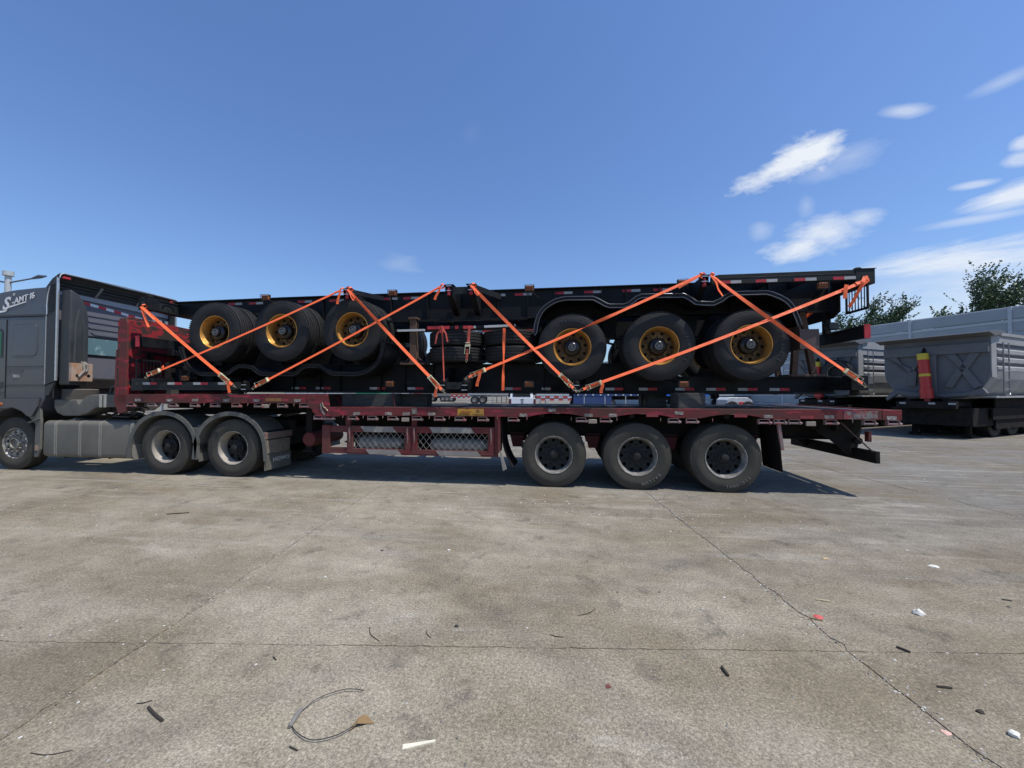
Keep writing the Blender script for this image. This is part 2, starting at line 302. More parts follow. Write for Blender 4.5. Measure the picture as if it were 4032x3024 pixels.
# ------------------------------------------------------------------ ground
def concrete():
    m, nt, b = nodes('worn_concrete'); L = nt.links
    g = addn(nt, 'ShaderNodeNewGeometry'); P = g.outputs['Position']
    def noise(scale, det=5, rough=.6, st=(1, 1, 1), rot=0, dist=0):
        mp_ = addn(nt, 'ShaderNodeMapping'); mp_.inputs['Scale'].default_value = st; mp_.inputs['Rotation'].default_value = (0, 0, rot); L.new(P, mp_.inputs[0])
        n = addn(nt, 'ShaderNodeTexNoise', Scale=scale, Detail=det, Roughness=rough, Distortion=dist); L.new(mp_.outputs[0], n.inputs['Vector']); return n.outputs['Fac']
    big = noise(.22, 4, .55); med = noise(1.3, 6, .65, (1, 1.6, 1), .3); fine = noise(58, 4, .8); grit = noise(120, 3, .85)
    sep = addn(nt, 'ShaderNodeSeparateXYZ'); L.new(P, sep.inputs[0])
    def mth(op, a, b_=None, clamp=False):
        n = addn(nt, 'ShaderNodeMath', operation=op, use_clamp=clamp)
        for i, v in enumerate((a, b_)):
            if v is None: continue
            if isinstance(v, (int, float)): n.inputs[i].default_value = v
            else: L.new(v, n.inputs[i])
        return n.outputs[0]
    c = mixc(nt, ramp(nt, big, [(.35, 0.), (.65, 1.)]), (.262, .224, .160), (.212, .185, .138))
    c = mixc(nt, ramp(nt, med, [(.36, 0.), (.62, 1.)]), c, (.298, .264, .200), 'MIX')
    # greyer, dirtier yard towards the back and the right
    far = mth('MULTIPLY', mth('ADD', mth('ADD', sep.outputs[1], mth('MULTIPLY', sep.outputs[0], .35)), 2.2), .28, True)
    c = mixc(nt, mth('MULTIPLY', far, .8), c, (.166, .157, .138))
    # brown soil film in the foreground right
    br = mth('MULTIPLY', ramp(nt, noise(.55, 5, .6, (1, 1.5, 1), .5), [(.42, 0.), (.62, 1.)]), .6)
    c = mixc(nt, br, c, (.150, .118, .072))
    # sweeping grey-white scrape streaks
    st = noise(2.4, 7, .7, (.16, 2.6, 1), -.12, .6)
    c = mixc(nt, mth('MULTIPLY', ramp(nt, st, [(.53, 0.), (.72, .8)]), mth('MULTIPLY', mth('ADD', sep.outputs[1], 4.4), .30, True)), c, (.36, .34, .29))
    st2 = noise(3.0, 7, .7, (.14, 2.2, 1), -.05, .8)
    c = mixc(nt, mth('MULTIPLY', ramp(nt, st2, [(.54, 0.), (.76, .6)]), mth('MULTIPLY', mth('ADD', sep.outputs[1], 4.0), .3, True)), c, (.095, .088, .074))
    # whitish spill patches
    wp = mth('MULTIPLY', ramp(nt, noise(.75, 7, .72, (.45, 1.2, 1), .1, .4), [(.60, 0.), (.72, 1.)]), .6)
    c = mixc(nt, wp, c, (.42, .40, .345))
    # dark stains
    c = mixc(nt, ramp(nt, noise(3.1, 7, .7, (1, 1, 1), 1.1), [(.57, 0.), (.68, .65)]), c, (.09, .08, .064))
    # tyre tracks sweeping across the yard
    for cx_, cy_, R__, w_, a_ in ((9., -16., 13.4, .13, .34), (9., -16., 15.6, .13, .30), (-14., -19., 20.5, .12, .28), (-14., -19., 22.3, .12, .24), (2., 22., 24.6, .16, .26), (2., 22., 23.2, .14, .20)):
        dx = mth('SUBTRACT', sep.outputs[0], cx_); dy = mth('SUBTRACT', sep.outputs[1], cy_); rr_ = mth('SQRT', mth('ADD', mth('MULTIPLY', dx, dx), mth('MULTIPLY', dy, dy)))
        e = mth('ABSOLUTE', mth('SUBTRACT', rr_, R__)); k_ = mth('SUBTRACT', 1.0, mth('DIVIDE', e, w_), True)
        c = mixc(nt, mth('MULTIPLY', mth('MULTIPLY', mth('SQRT', k_), med), a_ * 1.3), c, (.085, .08, .07))
    oi_ = addn(nt, 'ShaderNodeObjectInfo'); sc_ = addn(nt, 'ShaderNodeMapRange'); L.new(oi_.outputs['Random'], sc_.inputs[0]); sc_.inputs[3].default_value = .90; sc_.inputs[4].default_value = 1.06
    c = mixc(nt, 1.0, c, sc_.outputs[0], 'MULTIPLY')
    mott = noise(7.5, 6, .75); c = mixc(nt, 1.0, c, ramp(nt, mott, [(.32, .80), (.5, 1.), (.72, 1.14)]), 'MULTIPLY')
    mot2 = noise(2.6, 5, .7, (1, 1, 1), .7); c = mixc(nt, 1.0, c, ramp(nt, mot2, [(.32, .90), (.5, 1.), (.70, 1.10)]), 'MULTIPLY')
    # speckle
    c = mixc(nt, 1.0, c, ramp(nt, fine, [(.32, .55), (.5, 1.), (.68, 1.55)]), 'MULTIPLY')
    c = mixc(nt, 1.0, c, ramp(nt, grit, [(.30, .58), (.5, 1.), (.72, 1.6)]), 'MULTIPLY')
    v = addn(nt, 'ShaderNodeTexVoronoi', Scale=23); L.new(P, v.inputs['Vector'])
    vr = addn(nt, 'ShaderNodeTexVoronoi', Scale=7, feature='F1'); L.new(P, vr.inputs['Vector'])
    c = mixc(nt, mth('MULTIPLY', ramp(nt, v.outputs['Distance'], [(.05, 1.), (.12, 0.)]), ramp(nt, noise(6), [(.52, 0.), (.6, .8)])), c, (.56, .54, .49))
    c = mixc(nt, mth('MULTIPLY', ramp(nt, vr.outputs['Distance'], [(.02, 1.), (.05, 0.)]), .8), c, (.08, .07, .06))
    # hairline cracks
    vc = addn(nt, 'ShaderNodeTexVoronoi', Scale=.42, feature='DISTANCE_TO_EDGE'); 
    ds = addn(nt, 'ShaderNodeTexNoise', Scale=1.6, Detail=6, Roughness=.7); L.new(P, ds.inputs['Vector'])
    dm = addn(nt, 'ShaderNodeVectorMath', operation='MULTIPLY_ADD'); L.new(ds.outputs['Color'], dm.inputs[0]); dm.inputs[1].default_value = (.8, .8, 0); L.new(P, dm.inputs[2]); L.new(dm.outputs[0], vc.inputs['Vector'])
    ck = mth('MULTIPLY', ramp(nt, vc.outputs['Distance'], [(.0, 1.), (.0045, 0.)]), ramp(nt, noise(.5, 3), [(.5, 0.), (.58, .55)]))
    c = mixc(nt, ck, c, (.10, .09, .075))
    L.new(c, b.inputs['Base Color']); b.inputs['Roughness'].default_value = .92; b.inputs['Specular IOR Level'].default_value = .25
    h = mth('ADD', mth('MULTIPLY', fine, .8), mth('ADD', mth('MULTIPLY', grit, .5), mth('MULTIPLY', med, 2.0)))
    h = mth('SUBTRACT', h, mth('MULTIPLY', ck, .6))
    bp = addn(nt, 'ShaderNodeBump', Strength=.55, Distance=.006); L.new(h, bp.inputs['Height']); L.new(bp.outputs[0], b.inputs['Normal'])
    return m
CONC = concrete()
gm = MB(); S = 1500; gm.add([(-S, -S, -.005), (S, -S, -.005), (S, S, -.005), (-S, S, -.005)], [(0, 1, 2, 3)])
ground = struct(gm, 'ground', CONC)
# concrete slabs, joints open a finger wide with chipped edges
SU = Vector((1, .115, 0)).normalized(); SV = Vector((-.115, 1, 0)).normalized()
SO = Vector((1.63, -3.70, 0)); SW, SL = 4.16, 4.9
jr = random.Random(3)
def jagged(p, q, seed, amp):
    rr = random.Random(seed); n = 70; d = (q - p); nrm = Vector((-d.y, d.x, 0)).normalized(); out_ = []; w = 0; off = 0
    for i in range(n + 1):
        off = off * .75 + rr.uniform(-1, 1) * amp
        out_.append((p + d * (i / n) + nrm * (off if 0 < i < n else 0), abs(rr.gauss(0, 1)) * amp * .9 + (amp * 4.0 if rr.random() < .16 else 0)))
    return out_
for i in range(-6, 7):
    for j in range(-2, 8):
        g = []
        for (a0, b0, a1, b1, key, amp, flip) in ((i, j, i + 1, j, ('u', i, j), .0022, False), (i + 1, j, i + 1, j + 1, ('v', i + 1, j), .005, True),
                                        (i + 1, j + 1, i, j + 1, ('u', i, j + 1), .0022, False), (i, j + 1, i, j, ('v', i, j), .005, True)):
            rev = (key[0] == 'u' and (a0 > a1)) or (key[0] == 'v' and (b0 > b1))
            p = SO + SU * (min(a0, a1) * SW) + SV * (min(b0, b1) * SL); q = SO + SU * (max(a0, a1) * SW) + SV * (max(b0, b1) * SL)
            pts = jagged(p, q, hash(key) % 9999 if False else (ord(key[0]) * 7919 + key[1] * 131 + key[2] * 17) % 100003, amp)
            if rev: pts = pts[::-1]
            inw = ((q - p) if not rev else (p - q)).normalized(); inn = Vector((-inw.y, inw.x, 0))
            half = .0008 if key[0] == 'u' else .0034
            g += [pt + inn * (half + ch) for pt, ch in pts[:-1]]
        m_ = MB(); n = len(g); top = [(p.x, p.y, 0) for p in g]; bot = [(p.x, p.y, -.03) for p in g]
        m_.v = top + bot; m_.f = [tuple(range(n))] + [(k, k + n, (k + 1) % n + n, (k + 1) % n) for k in range(n)]
        m_.part('concrete_slab', CONC, ground)
# loose grit and stones on the yard: nobody could count it
gr = MB(); rg_ = random.Random(11)
for k in range(8200):
    y = -5.6 + 9.5 * rg_.random() ** 1.3; x = rg_.uniform(-8, 9); r = .0025 + .0085 * rg_.random() ** 4
    if k > 5600:                                   # grit gathers in and beside the joints
        q_ = SO + SU * (rg_.choice((-1, 0, 0, 1)) * SW + rg_.gauss(0, .035)) + SV * rg_.uniform(-1.8, 4.6); x, y = q_.x, q_.y; r = .002 + .006 * rg_.random() ** 2
    elif k > 5000: x = rg_.gauss(-.5, 2.5); y = rg_.gauss(-1.2, .35); r = .003 + .011 * rg_.random() ** 2
    if rg_.random() < .012: r *= 1.7
    a = rg_.random() * 6.28; h = r * rg_.uniform(.5, 1.)
    pts = [(x + r * math.cos(a + t) * rg_.uniform(.7, 1.25), y + r * math.sin(a + t) * rg_.uniform(.7, 1.25), .0005) for t in (0, 1.3, 2.6, 3.9, 5.1)]
    gr.add(pts + [(x + r * .2, y, h)], [(0, 1, 5), (1, 2, 5), (2, 3, 5), (3, 4, 5), (4, 0, 5)])
m, nt, b_ = nodes('grit'); gi = addn(nt, 'ShaderNodeNewGeometry'); nt.links.new(ramp(nt, gi.outputs['Random Per Island'], [(0, (.07, .065, .06)), (.35, (.22, .2, .17)), (.7, (.36, .34, .3)), (1, (.62, .6, .55))]), b_.inputs['Base Color']); b_.inputs['Roughness'].default_value = .9
gv = gr.thing('gravel', m, 'loose grit and small stones scattered over the concrete yard', 'gravel', kind='stuff')
# ------------------------------------------------------------------ wheels (shared meshes)
def tyre_mesh(name, D, W, rimr, m, worn=False, lug=False):
    r = D / 2; w = W / 2
    side = [(rimr - .008, -w + .035), (rimr + .012, -w + .014), (rimr + .05, -w + .006), (rimr + .09, -w + .001), (rimr + (r - rimr) * .5, -w), (r - .075, -w + .004), (r - .05, -w + .012), (r - .046, -w + .009), (r - .03, -w + .017), (r - .012, -w + .028), (r - .002, -w + .040)]
    tr = []
    for g in (-.29, -.10, .10, .29):
        c = g * W
        tr += [(r, c - .008), (r - .014, c - .006), (r - .014, c + .006), (r, c + .008)]
    prof = side + tr + [(a, -b) for a, b in side[::-1]]
    mb = MB(); mb.lathe(prof, 72)
    if lug:
        for k in range(46):
            for row, y in enumerate((-.105, -.038, .038, .105)):
                t = 2 * math.pi * (k + (row % 2) * .5) / 46; s0 = len(mb.v)
                mb.box(r - .006, r + .016, y - .027, y + .027, -.024, .024); mb.xform(Matrix.Rotation(-t, 4, 'Y'), s0)
    else:
        for k in range(90):                       # shoulder sipes
            t = 2 * math.pi * k / 90
            for s_ in (-1, 1):
                s0 = len(mb.v); mb.box(r - .028, r - .004, s_ * (w - .034), s_ * (w - .018), -.011, .011); mb.xform(Matrix.Rotation(-t, 4, 'Y'), s0)
    return mb.mesh(name, m, smooth=32)
def disc_holes(mb, ri, ro, rc, rh, n, y, mper=7):
    for k in range(n):
        t0 = 2 * math.pi * k / n; ha = math.pi / n; bd = []; pr = []
        for e in range(4):
            for q in range(mper):
                f = q / mper * 2 - 1
                bd.append([(ri, -f), (f, -1), (ro, f), (-f, 1)][e] if e in (0, 2) else [None, (f, -1), None, (-f, 1)][e])
                e_ = e
                if e == 0: rr, an = ri, -f * ha
                elif e == 1: rr, an = ri + (ro - ri) * (f + 1) / 2, -ha
                elif e == 2: rr, an = ro, f * ha
                else: rr, an = ro + (ri - ro) * (f + 1) / 2, ha
                bd[-1] = (rr * math.cos(an), rr * math.sin(an))
        m_ = len(bd); vs = []; cx = rc
        for (bx, by) in bd:
            d = math.hypot(bx - cx, by); hx, hy = cx + (bx - cx) / d * rh, by / d * rh
            vs.append(((bx, by), (hx, hy)))
        base = len(mb.v); ct, st = math.cos(t0), math.sin(t0)
        for (o_, h_) in vs:
            for (u, w_, yy) in ((o_[0], o_[1], y), (h_[0], h_[1], y), (h_[0], h_[1], y + .014)):
                mb.v.append((u * ct - w_ * st, yy, u * st + w_ * ct))
        for a in range(m_):
            b2 = (a + 1) % m_
            mb.f.append((base + a * 3, base + a * 3 + 1, base + b2 * 3 + 1, base + b2 * 3)); mb.f.append((base + a * 3 + 1, base + a * 3 + 2, base + b2 * 3 + 2, base + b2 * 3 + 1))
def rim_mesh(name, m, R_, W, depth, n=10, rh=.034, nuts=10, nutr=.167, rc=.215):   # outer face at y=-W/2, disc set back by depth
    w = W / 2; mb = MB()
    mb.lathe([(R_ + .004, -w + .05), (R_ + .006, -w + .028), (R_ + .003, -w + .018), (R_ - .008, -w + .016), (R_ - .014, -w + .026), (R_ - .016, -w + .05), (R_ - .038, -w + .075), (R_ - .040, -w + depth - .01), (R_ - .046, -w + depth + .015), (R_ - .046, w - .08), (R_ - .016, w - .05), (R_ + .003, w - .02), (R_ + .004, w - .04)], 64)
    y = -w + depth
    ro = R_ - .043
    disc_holes(mb, .125, ro, rc, rh, n, y)
    mb.lathe([(.125, y), (.118, y + .03), (.0, y + .03)], 40)
    return mb.mesh(name, m, smooth=35)
def nuts_mesh(name, m, nutr, n, y, r=.013, h=.03):
    mb = MB()
    for k in range(n):
        t = 2 * math.pi * (k + .5) / n; mb.lathe([(0, y - h), (r * .7, y - h), (r, y - h + .006), (r, y), (r * 1.3, y), (r * 1.3, y + .004)], 6, (nutr * math.cos(t), 0, nutr * math.sin(t)))
    return mb.mesh(name, m)
def ringtext(txt, rad, y, size, a0, m, name, step=None, ext=.0025, bold=.002):
    mb = MB(); step = step or size * .95 / rad
    for k, ch in enumerate(txt):
        if ch == ' ': continue
        t = textmb(ch, size, ext, bold=bold); t.xform(FRONT); a = a0 - k * step
        M_ = Matrix.Rotation(-(a - math.pi / 2), 4, 'Y') @ Matrix.Translation((0, y, rad)); t.xform(M_)
        mb.add(t.v, t.f)
    return mb.mesh(name, m)
Wd = .275
ME = {}
ME['tyn'] = tyre_mesh('tyre', 1.085, Wd, .300, TYN); ME['tyo'] = tyre_mesh('tyre', 1.03, Wd, .300, TYO); ME['tyl'] = tyre_mesh('tyre', 1.08, Wd, .30, TYG, lug=True)
ME['gold'] = rim_mesh('wheel', GOLD, .300, Wd, .172, rc=.218, rh=.026); ME['old'] = rim_mesh('wheel', RIMO, .300, Wd, .120, rc=.225, rh=.027); ME['trac'] = rim_mesh('wheel', RIMO, .300, Wd, .165, n=8, rh=.034, rc=.215)
mb = MB(); y = -Wd / 2; mb.lathe([(.06, y + .20), (.236, y + .20), (.240, y + .21), (.240, y + .42), (.06, y + .42)], 40); ME['drum'] = mb.mesh('brake_drum', BLKD, smooth=40)
for k_, m_, d_ in (('barr', RIML, .118), ('bart', RIMT, .163), ('barg', GOLDB, .170)):  # rim walls paler than the discs, sunlight put into their colour
    mb = MB(); y = -Wd / 2; mb.lathe([(.2995, y + .0155), (.291, y + .0145), (.283, y + .026), (.281, y + .05), (.260, y + .075), (.258, y + d_ - .01), (.2555, y + d_)], 56); ME[k_] = mb.mesh('rim_barrel', m_, smooth=40)
ME['nolt'] = nuts_mesh('wheel_nuts', RIMO, .163, 10, -Wd / 2 + .163, .014, .035)
ME['ngold'] = nuts_mesh('wheel_nuts', HUBB, .163, 10, -Wd / 2 + .171, .012, .02); ME['nold'] = nuts_mesh('wheel_nuts', RIMO, .167, 10, -Wd / 2 + .119, .014, .035)
mb = MB(); y = -Wd / 2; mb.lathe([(0, y + .028), (.064, y + .028), (.074, y + .036), (.078, y + .05), (.080, y + .075), (.120, y + .09), (.134, y + .11), (.137, y + .175)], 40); ME['hubn'] = mb.mesh('hub', HUBB, smooth=35)
mb = MB(); mb.lathe([(.049, y + .0275), (.049, y + .0255), (.054, y + .0255), (.054, y + .0275)], 40)
t_ = textmb('SD', .052, .0005, shear=.3, bold=-.0005); t_.xform(Matrix.Translation((0, y + .0262, 0)) @ FRONT); mb.add(t_.v, t_.f); mb.tube([(-.034, y + .026, -.018), (-.012, y + .026, -.028), (.012, y + .026, -.012), (.035, y + .026, .006)], .0018, 4); ME['emb'] = mb.mesh('emblem', mat('emblem_print', (.26, .265, .265), .6))
mb = MB(); mb.lathe([(0, y + .03), (.045, y + .03), (.058, y + .036), (.060, y + .08), (.09, y + .085), (.098, y + .10), (.10, y + .13)], 8); mb.lathe([(.10, y + .10), (.125, y + .105), (.128, y + .125)], 32)
for k in range(10):
    t = math.pi * 2 * k / 10; mb.bar((.09 * math.cos(t), y + .098, .09 * math.sin(t)), (.125 * math.cos(t), y + .112, .125 * math.sin(t)), .012, .012)
ME['hubo'] = mb.mesh('hub', RIMO, smooth=35)
mb = MB(); mb.lathe([(.3035, y + .0165), (.305, y + .012), (.298, y + .010), (.288, y + .017), (.285, y + .030)], 64); ME['lip'] = mb.mesh('rim_lip', RIML, smooth=40)
ME['bt'] = ringtext('TRIANGLE', .425, y - .0015, .062, R(28), LETR, 'tyre_lettering')
ME['bt3'] = ringtext('SAILUN', .42, y - .0015, .060, R(-40), LETO, 'tyre_lettering', bold=.003)
ME['bt2'] = ringtext('REGIONAL', .42, y - .0015, .052, R(-42), LETO, 'tyre_lettering')
# yellow painted bolt marks on the gold wheels
mb = MB()
for k in range(5):
    t = 2 * math.pi * (k * 2 + .5) / 10; dt = 2 * math.pi / 10; yy = y + .168
    q = lambda a, r_: (r_ * math.cos(a), yy, r_ * math.sin(a))
    mb.tube([q(t + .08, .158), q(t + .2, .175), q(t + .3, .150), q(t + .42, .175), q(t + dt - .08, .16)], .0025, 4)
MARK = mat('yellow_paint_marks', (.55, .5, .12), .6); ME['mark'] = mb.mesh('paint_marks', MARK)
def wheel(root, kind, x, yf, z, spin=0, far=False, text=None, marks=False, dual=True):
    """yf = outer face in the thing's frame; the wheel axis runs along y"""
    s = -1 if far else 1
    rz = math.pi if far else 0
    yc = yf + s * Wd / 2
    rim = {'n': 'gold', 'o': 'old', 't': 'trac'}[kind]; ty = {'n': 'tyn', 'o': 'tyo', 't': 'tyo'}[kind]
    w = place('wheel', ME[rim], root, (x, yc, z), (0, spin, rz))
    def sub(n, me):
        o = bpy.data.objects.new(n, me); COL.objects.link(o); o.parent = w; return o
    sub('tyre', ME[ty])
    if kind == 'n':
        sub('rim_barrel', ME['barg']); sub('brake_drum', ME['drum']); sub('hub', ME['hubn']); sub('emblem', ME['emb']); sub('wheel_nuts', ME['ngold'])
        if marks: sub('paint_marks', ME['mark'])
    else:
        sub('brake_drum', ME['drum']); sub('hub', ME['hubo']); sub('wheel_nuts', ME['nold' if kind == 'o' else 'nolt'])
        sub('rim_lip', ME['lip']); sub('rim_barrel', ME['barr' if kind == 'o' else 'bart'])
    if text: sub('tyre_lettering', ME[text])
    if dual:
        w2 = place('wheel', ME[rim], root, (x, yc + s * .30, z), (0, 0, rz + math.pi)); o = bpy.data.objects.new('tyre', ME[ty]); COL.objects.link(o); o.parent = w2
    return w
# ------------------------------------------------------------------ red flatbed trailer
BT = rootobj('flatbed_trailer', (-1.7, 1.2, 0), 'long worn red step-deck flatbed trailer carrying two black chassis, winches along its edge', 'trailer')
YW = 2.42
def part(mbx, name, m, parent, **k): return mbx.part(name, m, parent, **k)
# deck plates with their rails: lower deck
mb = MB(); mb.box(-4.0, 4.40, .061, YW - .061, 1.235, 1.262); part(mb, 'lower_deck_plate', DECK, BT)
arch = []
def rail(yf, th):
    top, bot = 1.266, 1.122
    pts = [(-3.93, top), (-3.93, bot)]
    for cx in (-.12, 1.19, 2.50):
        for k in range(9):
            t = -1 + k / 4; pts.append((cx + t * .46, bot + .062 * (1 - t * t)))
    pts += [(4.487, bot), (4.487, top)]
    return MB().prism(pts, 'y', yf, yf + th)
# near side rail in welded lengths: front, middle, tail piece
n = rail(0, .06); part(n, 'side_rail', RED, BT, bevel=.004)
n = rail(YW - .06, .06); part(n, 'side_rail', RED, BT)
mb = MB(); mb.box(4.490, 4.74, -.002, .06, 1.118, 1.263); part(mb, 'rail_end', RED, BT, bevel=.004)
mb = MB(); mb.box(4.490, 4.74, YW - .06, YW, 1.118, 1.263); part(mb, 'rail_end', RED, BT)
mb = MB(); mb.box(4.68, 4.74, .062, YW - .062, 1.12, 1.26); part(mb, 'tail_beam', RED, BT)
mb = MB(); mb.box(4.402, 4.44, .062, YW - .062, 1.13, 1.256); part(mb, 'end_cross_beam', RED, BT)
# transverse pieces of deck chequer: low ribs
for x in (-3.2, -1.9, -.6, .7, 2.0, 3.3):
    mb = MB(); mb.box(x, x + .06, .07, YW - .07, 1.262, 1.268); part(mb, 'deck_rib', DECK, BT)
# upper deck
mb = MB(); mb.box(-8.06, -4.30, .06, YW - .06, 1.45, 1.48); part(mb, 'upper_deck_plate', DECK, BT)
for yf in (0, YW - .06):
    mb = MB(); mb.box(-8.25, -4.40, yf, yf + .06, 1.325, 1.485); part(mb, 'upper_side_rail', RED, BT, bevel=.004)
mb = MB(); mb.box(-4.36, -4.33, .08, YW - .08, 1.15, 1.45); part(mb, 'step_riser', REDD, BT)
# scalloped gusset at the step
pts = [(-4.398, 1.488), (-4.03, 1.488), (-3.985, 1.268), (-3.80, 1.268), (-3.80, 1.105), (-4.215, 1.105)]
for k in range(15):
    t = k / 14; bx, bz = -4.215 + (-4.40 + 4.215) * t, 1.115 + (1.335 - 1.115) * t
    o_ = .022 * abs(math.sin(t * math.pi * 4)); pts.append((bx - o_, bz - o_ * .4))
mb = MB().prism(pts, 'y', -.012, -.001); part(mb, 'gusset_plate', RED, BT, label='scalloped red gusset where the deck steps down')
mb = MB()
for (x, z, r) in ((-4.30, 1.43, .035), (-3.93, 1.165, .038)): mb.lathe([(0, -.016), (r, -.016), (r, -.010)], 20, (x, 0, z))
part(mb, 'round_plug', REDG, BT)
mb = MB(); mb.prism([(-4.165, 1.235), (-4.135, 1.245), (-4.06, 1.14), (-4.09, 1.12)], 'y', -.018, -.0135); part(mb, 'sticker', STICK, BT)
mb = MB(); mb.tube([(-4.14, -.02, 1.25), (-4.15, -.022, 1.32), (-4.12, -.022, 1.34), (-4.10, -.022, 1.27), (-4.05, -.022, 1.235), (-4.02, -.02, 1.20)], .010, 6); part(mb, 'drop_handle', STEEL, BT)
# headboard
mb = MB()
mb.prism([(.0, 1.30), (YW, 1.30), (YW, 2.80), (YW - .1, 2.88), (.17, 2.965), (.0, 2.87)], 'x', -8.27, -8.235); part(mb, 'headboard_panel', REDD, BT, bevel=.004)
mb = MB(); mb.prism([(-8.234, 1.30), (-8.06, 1.30), (-8.06, 2.80), (-8.10, 2.90), (-8.234, 2.90)], 'y', 0, .03); part(mb, 'headboard_side', RED, BT, bevel=.004)
mb = MB(); mb.prism([(-8.234, 1.49), (-8.06, 1.49), (-8.06, 2.70), (-8.234, 2.78)], 'y', YW - .03, YW); part(mb, 'headboard_side', REDD, BT)
mb = MB(); mb.box(-8.234, -8.12, .032, .30, 1.49, 2.88); part(mb, 'headboard_post', REDD, BT, bevel=.006)
mb = MB(); mb.box(-8.234, -8.12, YW - .30, YW - .032, 1.49, 2.74); part(mb, 'headboard_post', REDD, BT, bevel=.006)
mb = MB(); mb.prism([(.302, 2.52), (YW - .302, 2.44), (YW - .302, 2.74), (.302, 2.84)], 'x', -8.234, -8.13); part(mb, 'headboard_beam', REDD, BT, bevel=.006)
mb = MB(); mb.box(-8.232, -8.15, .5, 1.9, 2.05, 2.09); mb.box(-8.232, -8.15, .5, .54, 2.09, 2.27); mb.box(-8.232, -8.15, .5, 1.9, 2.27, 2.31); part(mb, 'headboard_slot', BLKD, BT)
mb = MB(); mb.prism([(-8.30, 1.30), (-8.22, 1.12), (-8.05, 1.16), (-8.05, 1.30)], 'y', .0, .05); mb.prism([(-8.32, 1.33), (-8.271, 1.30), (-8.271, 2.3), (-8.30, 2.32)], 'y', .0, .05); part(mb, 'nose_gusset', REDG, BT)
# chassis beams under the deck
for y0 in (.72, 1.55):
    mb = MB(); mb.prism([(-8.0, 1.30), (-8.0, 1.20), (-4.7, 1.18), (-4.1, .78), (4.5, .78), (4.5, .90), (4.2, 1.10), (-4.1, 1.10), (-4.4, 1.30)], 'y', y0, y0 + .02)
    mb.box(-4.1, 4.5, y0 - .06, y0 + .08, .76, .779); part(mb, 'main_beam', BLKD, BT)
for x in [-7.8 + k * .62 for k in range(6)]:
    mb = MB(); mb.box(x, x + .07, .061, YW - .061, 1.31, 1.448); part(mb, 'cross_member', BLKD, BT)
for x in [-3.9 + k * .70 for k in range(13)]:
    mb = MB(); mb.box(x, x + .07, .061, YW - .061, 1.12, 1.234); part(mb, 'cross_member', BLKD, BT)
# axles, springs, brake gear, hangers
for x in (-.178, 1.13, 2.41):
    mb = MB(); mb.tube([(x, .3, .515), (x, YW - .3, .515)], .065, 12); part(mb, 'axle', BLKD, BT)
    for yy in (.74, 1.62):
        mb = MB()
        for q in range(5): mb.prism([(x - .52 + q * .07, .62 - q * .001), (x, .585 + .016 * q), (x + .52 - q * .07, .62 - q * .001), (x + .52 - q * .07, .635), (x, .60 + .016 * q), (x - .52 + q * .07, .635)], 'y', yy - .04, yy + .04)
        mb.box(x - .08, x + .08, yy - .06, yy + .06, .56, .72); part(mb, 'leaf_spring', BLKD, BT)
        mb = MB(); mb.lathe([(0, 0), (.08, 0), (.085, .02), (.085, .14), (.06, .16), (0, .16)], 16, (x + .16, yy - .03, .68)); part(mb, 'brake_chamber', BLKD, BT)
for x in (-.85, .48, 1.77, 3.02):
    for yy in (.70, 1.60):
        mb = MB(); mb.prism([(x - .13, .80), (x + .13, .80), (x + .07, .55), (x - .07, .55)], 'y', yy, yy + .09); part(mb, 'spring_hanger', REDG, BT)
for i, x in enumerate((-.178, 1.115, 2.41)):
    wheel(BT, 'o', x, .05, .515, spin=(.3, 0, 0)[i], text=(None, 'bt3', 'bt2')[i]); wheel(BT, 'o', x, YW - .05, .515, far=True, spin=i)
# mudflaps and posts
def flap(x, z0, z1, lean, y0, y1, m, par, name='mudflap', th=.012, curl=.0):
    mb = MB(); n = 8; pts = []
    for k in range(n + 1):
        t = k / n; pts.append((x + lean * t + curl * t ** 3, z0 + (z1 - z0) * t))
    poly = pts + [(a + th, b) for a, b in pts[::-1]]
    mb.prism(poly, 'y', y0, y1); return part(mb, name, m, par, smooth=40)
for yy in ((.04, .62), (YW - .62, YW - .04)):
    flap(-1.03, 1.08, .30, .0, *yy, BLKD, BT, curl=.20)
    flap(3.12, 1.08, .33, .06, *yy, BLKD, BT)
mb = MB(); mb.box(-1.075, -1.035, .01, .06, .55, 1.12); part(mb, 'flap_post', REDG, BT)
mb = MB(); mb.prism([(3.10, 1.12), (3.145, 1.12), (3.20, .66), (3.16, .66)], 'y', .01, .05); part(mb, 'flap_post', WINCH, BT)
mb = MB(); mb.prism([(-1.045, .56), (-1.02, .56), (-.93, .28), (-.99, .25)], 'y', .005, .035); part(mb, 'flap_edge', GRYD, BT)
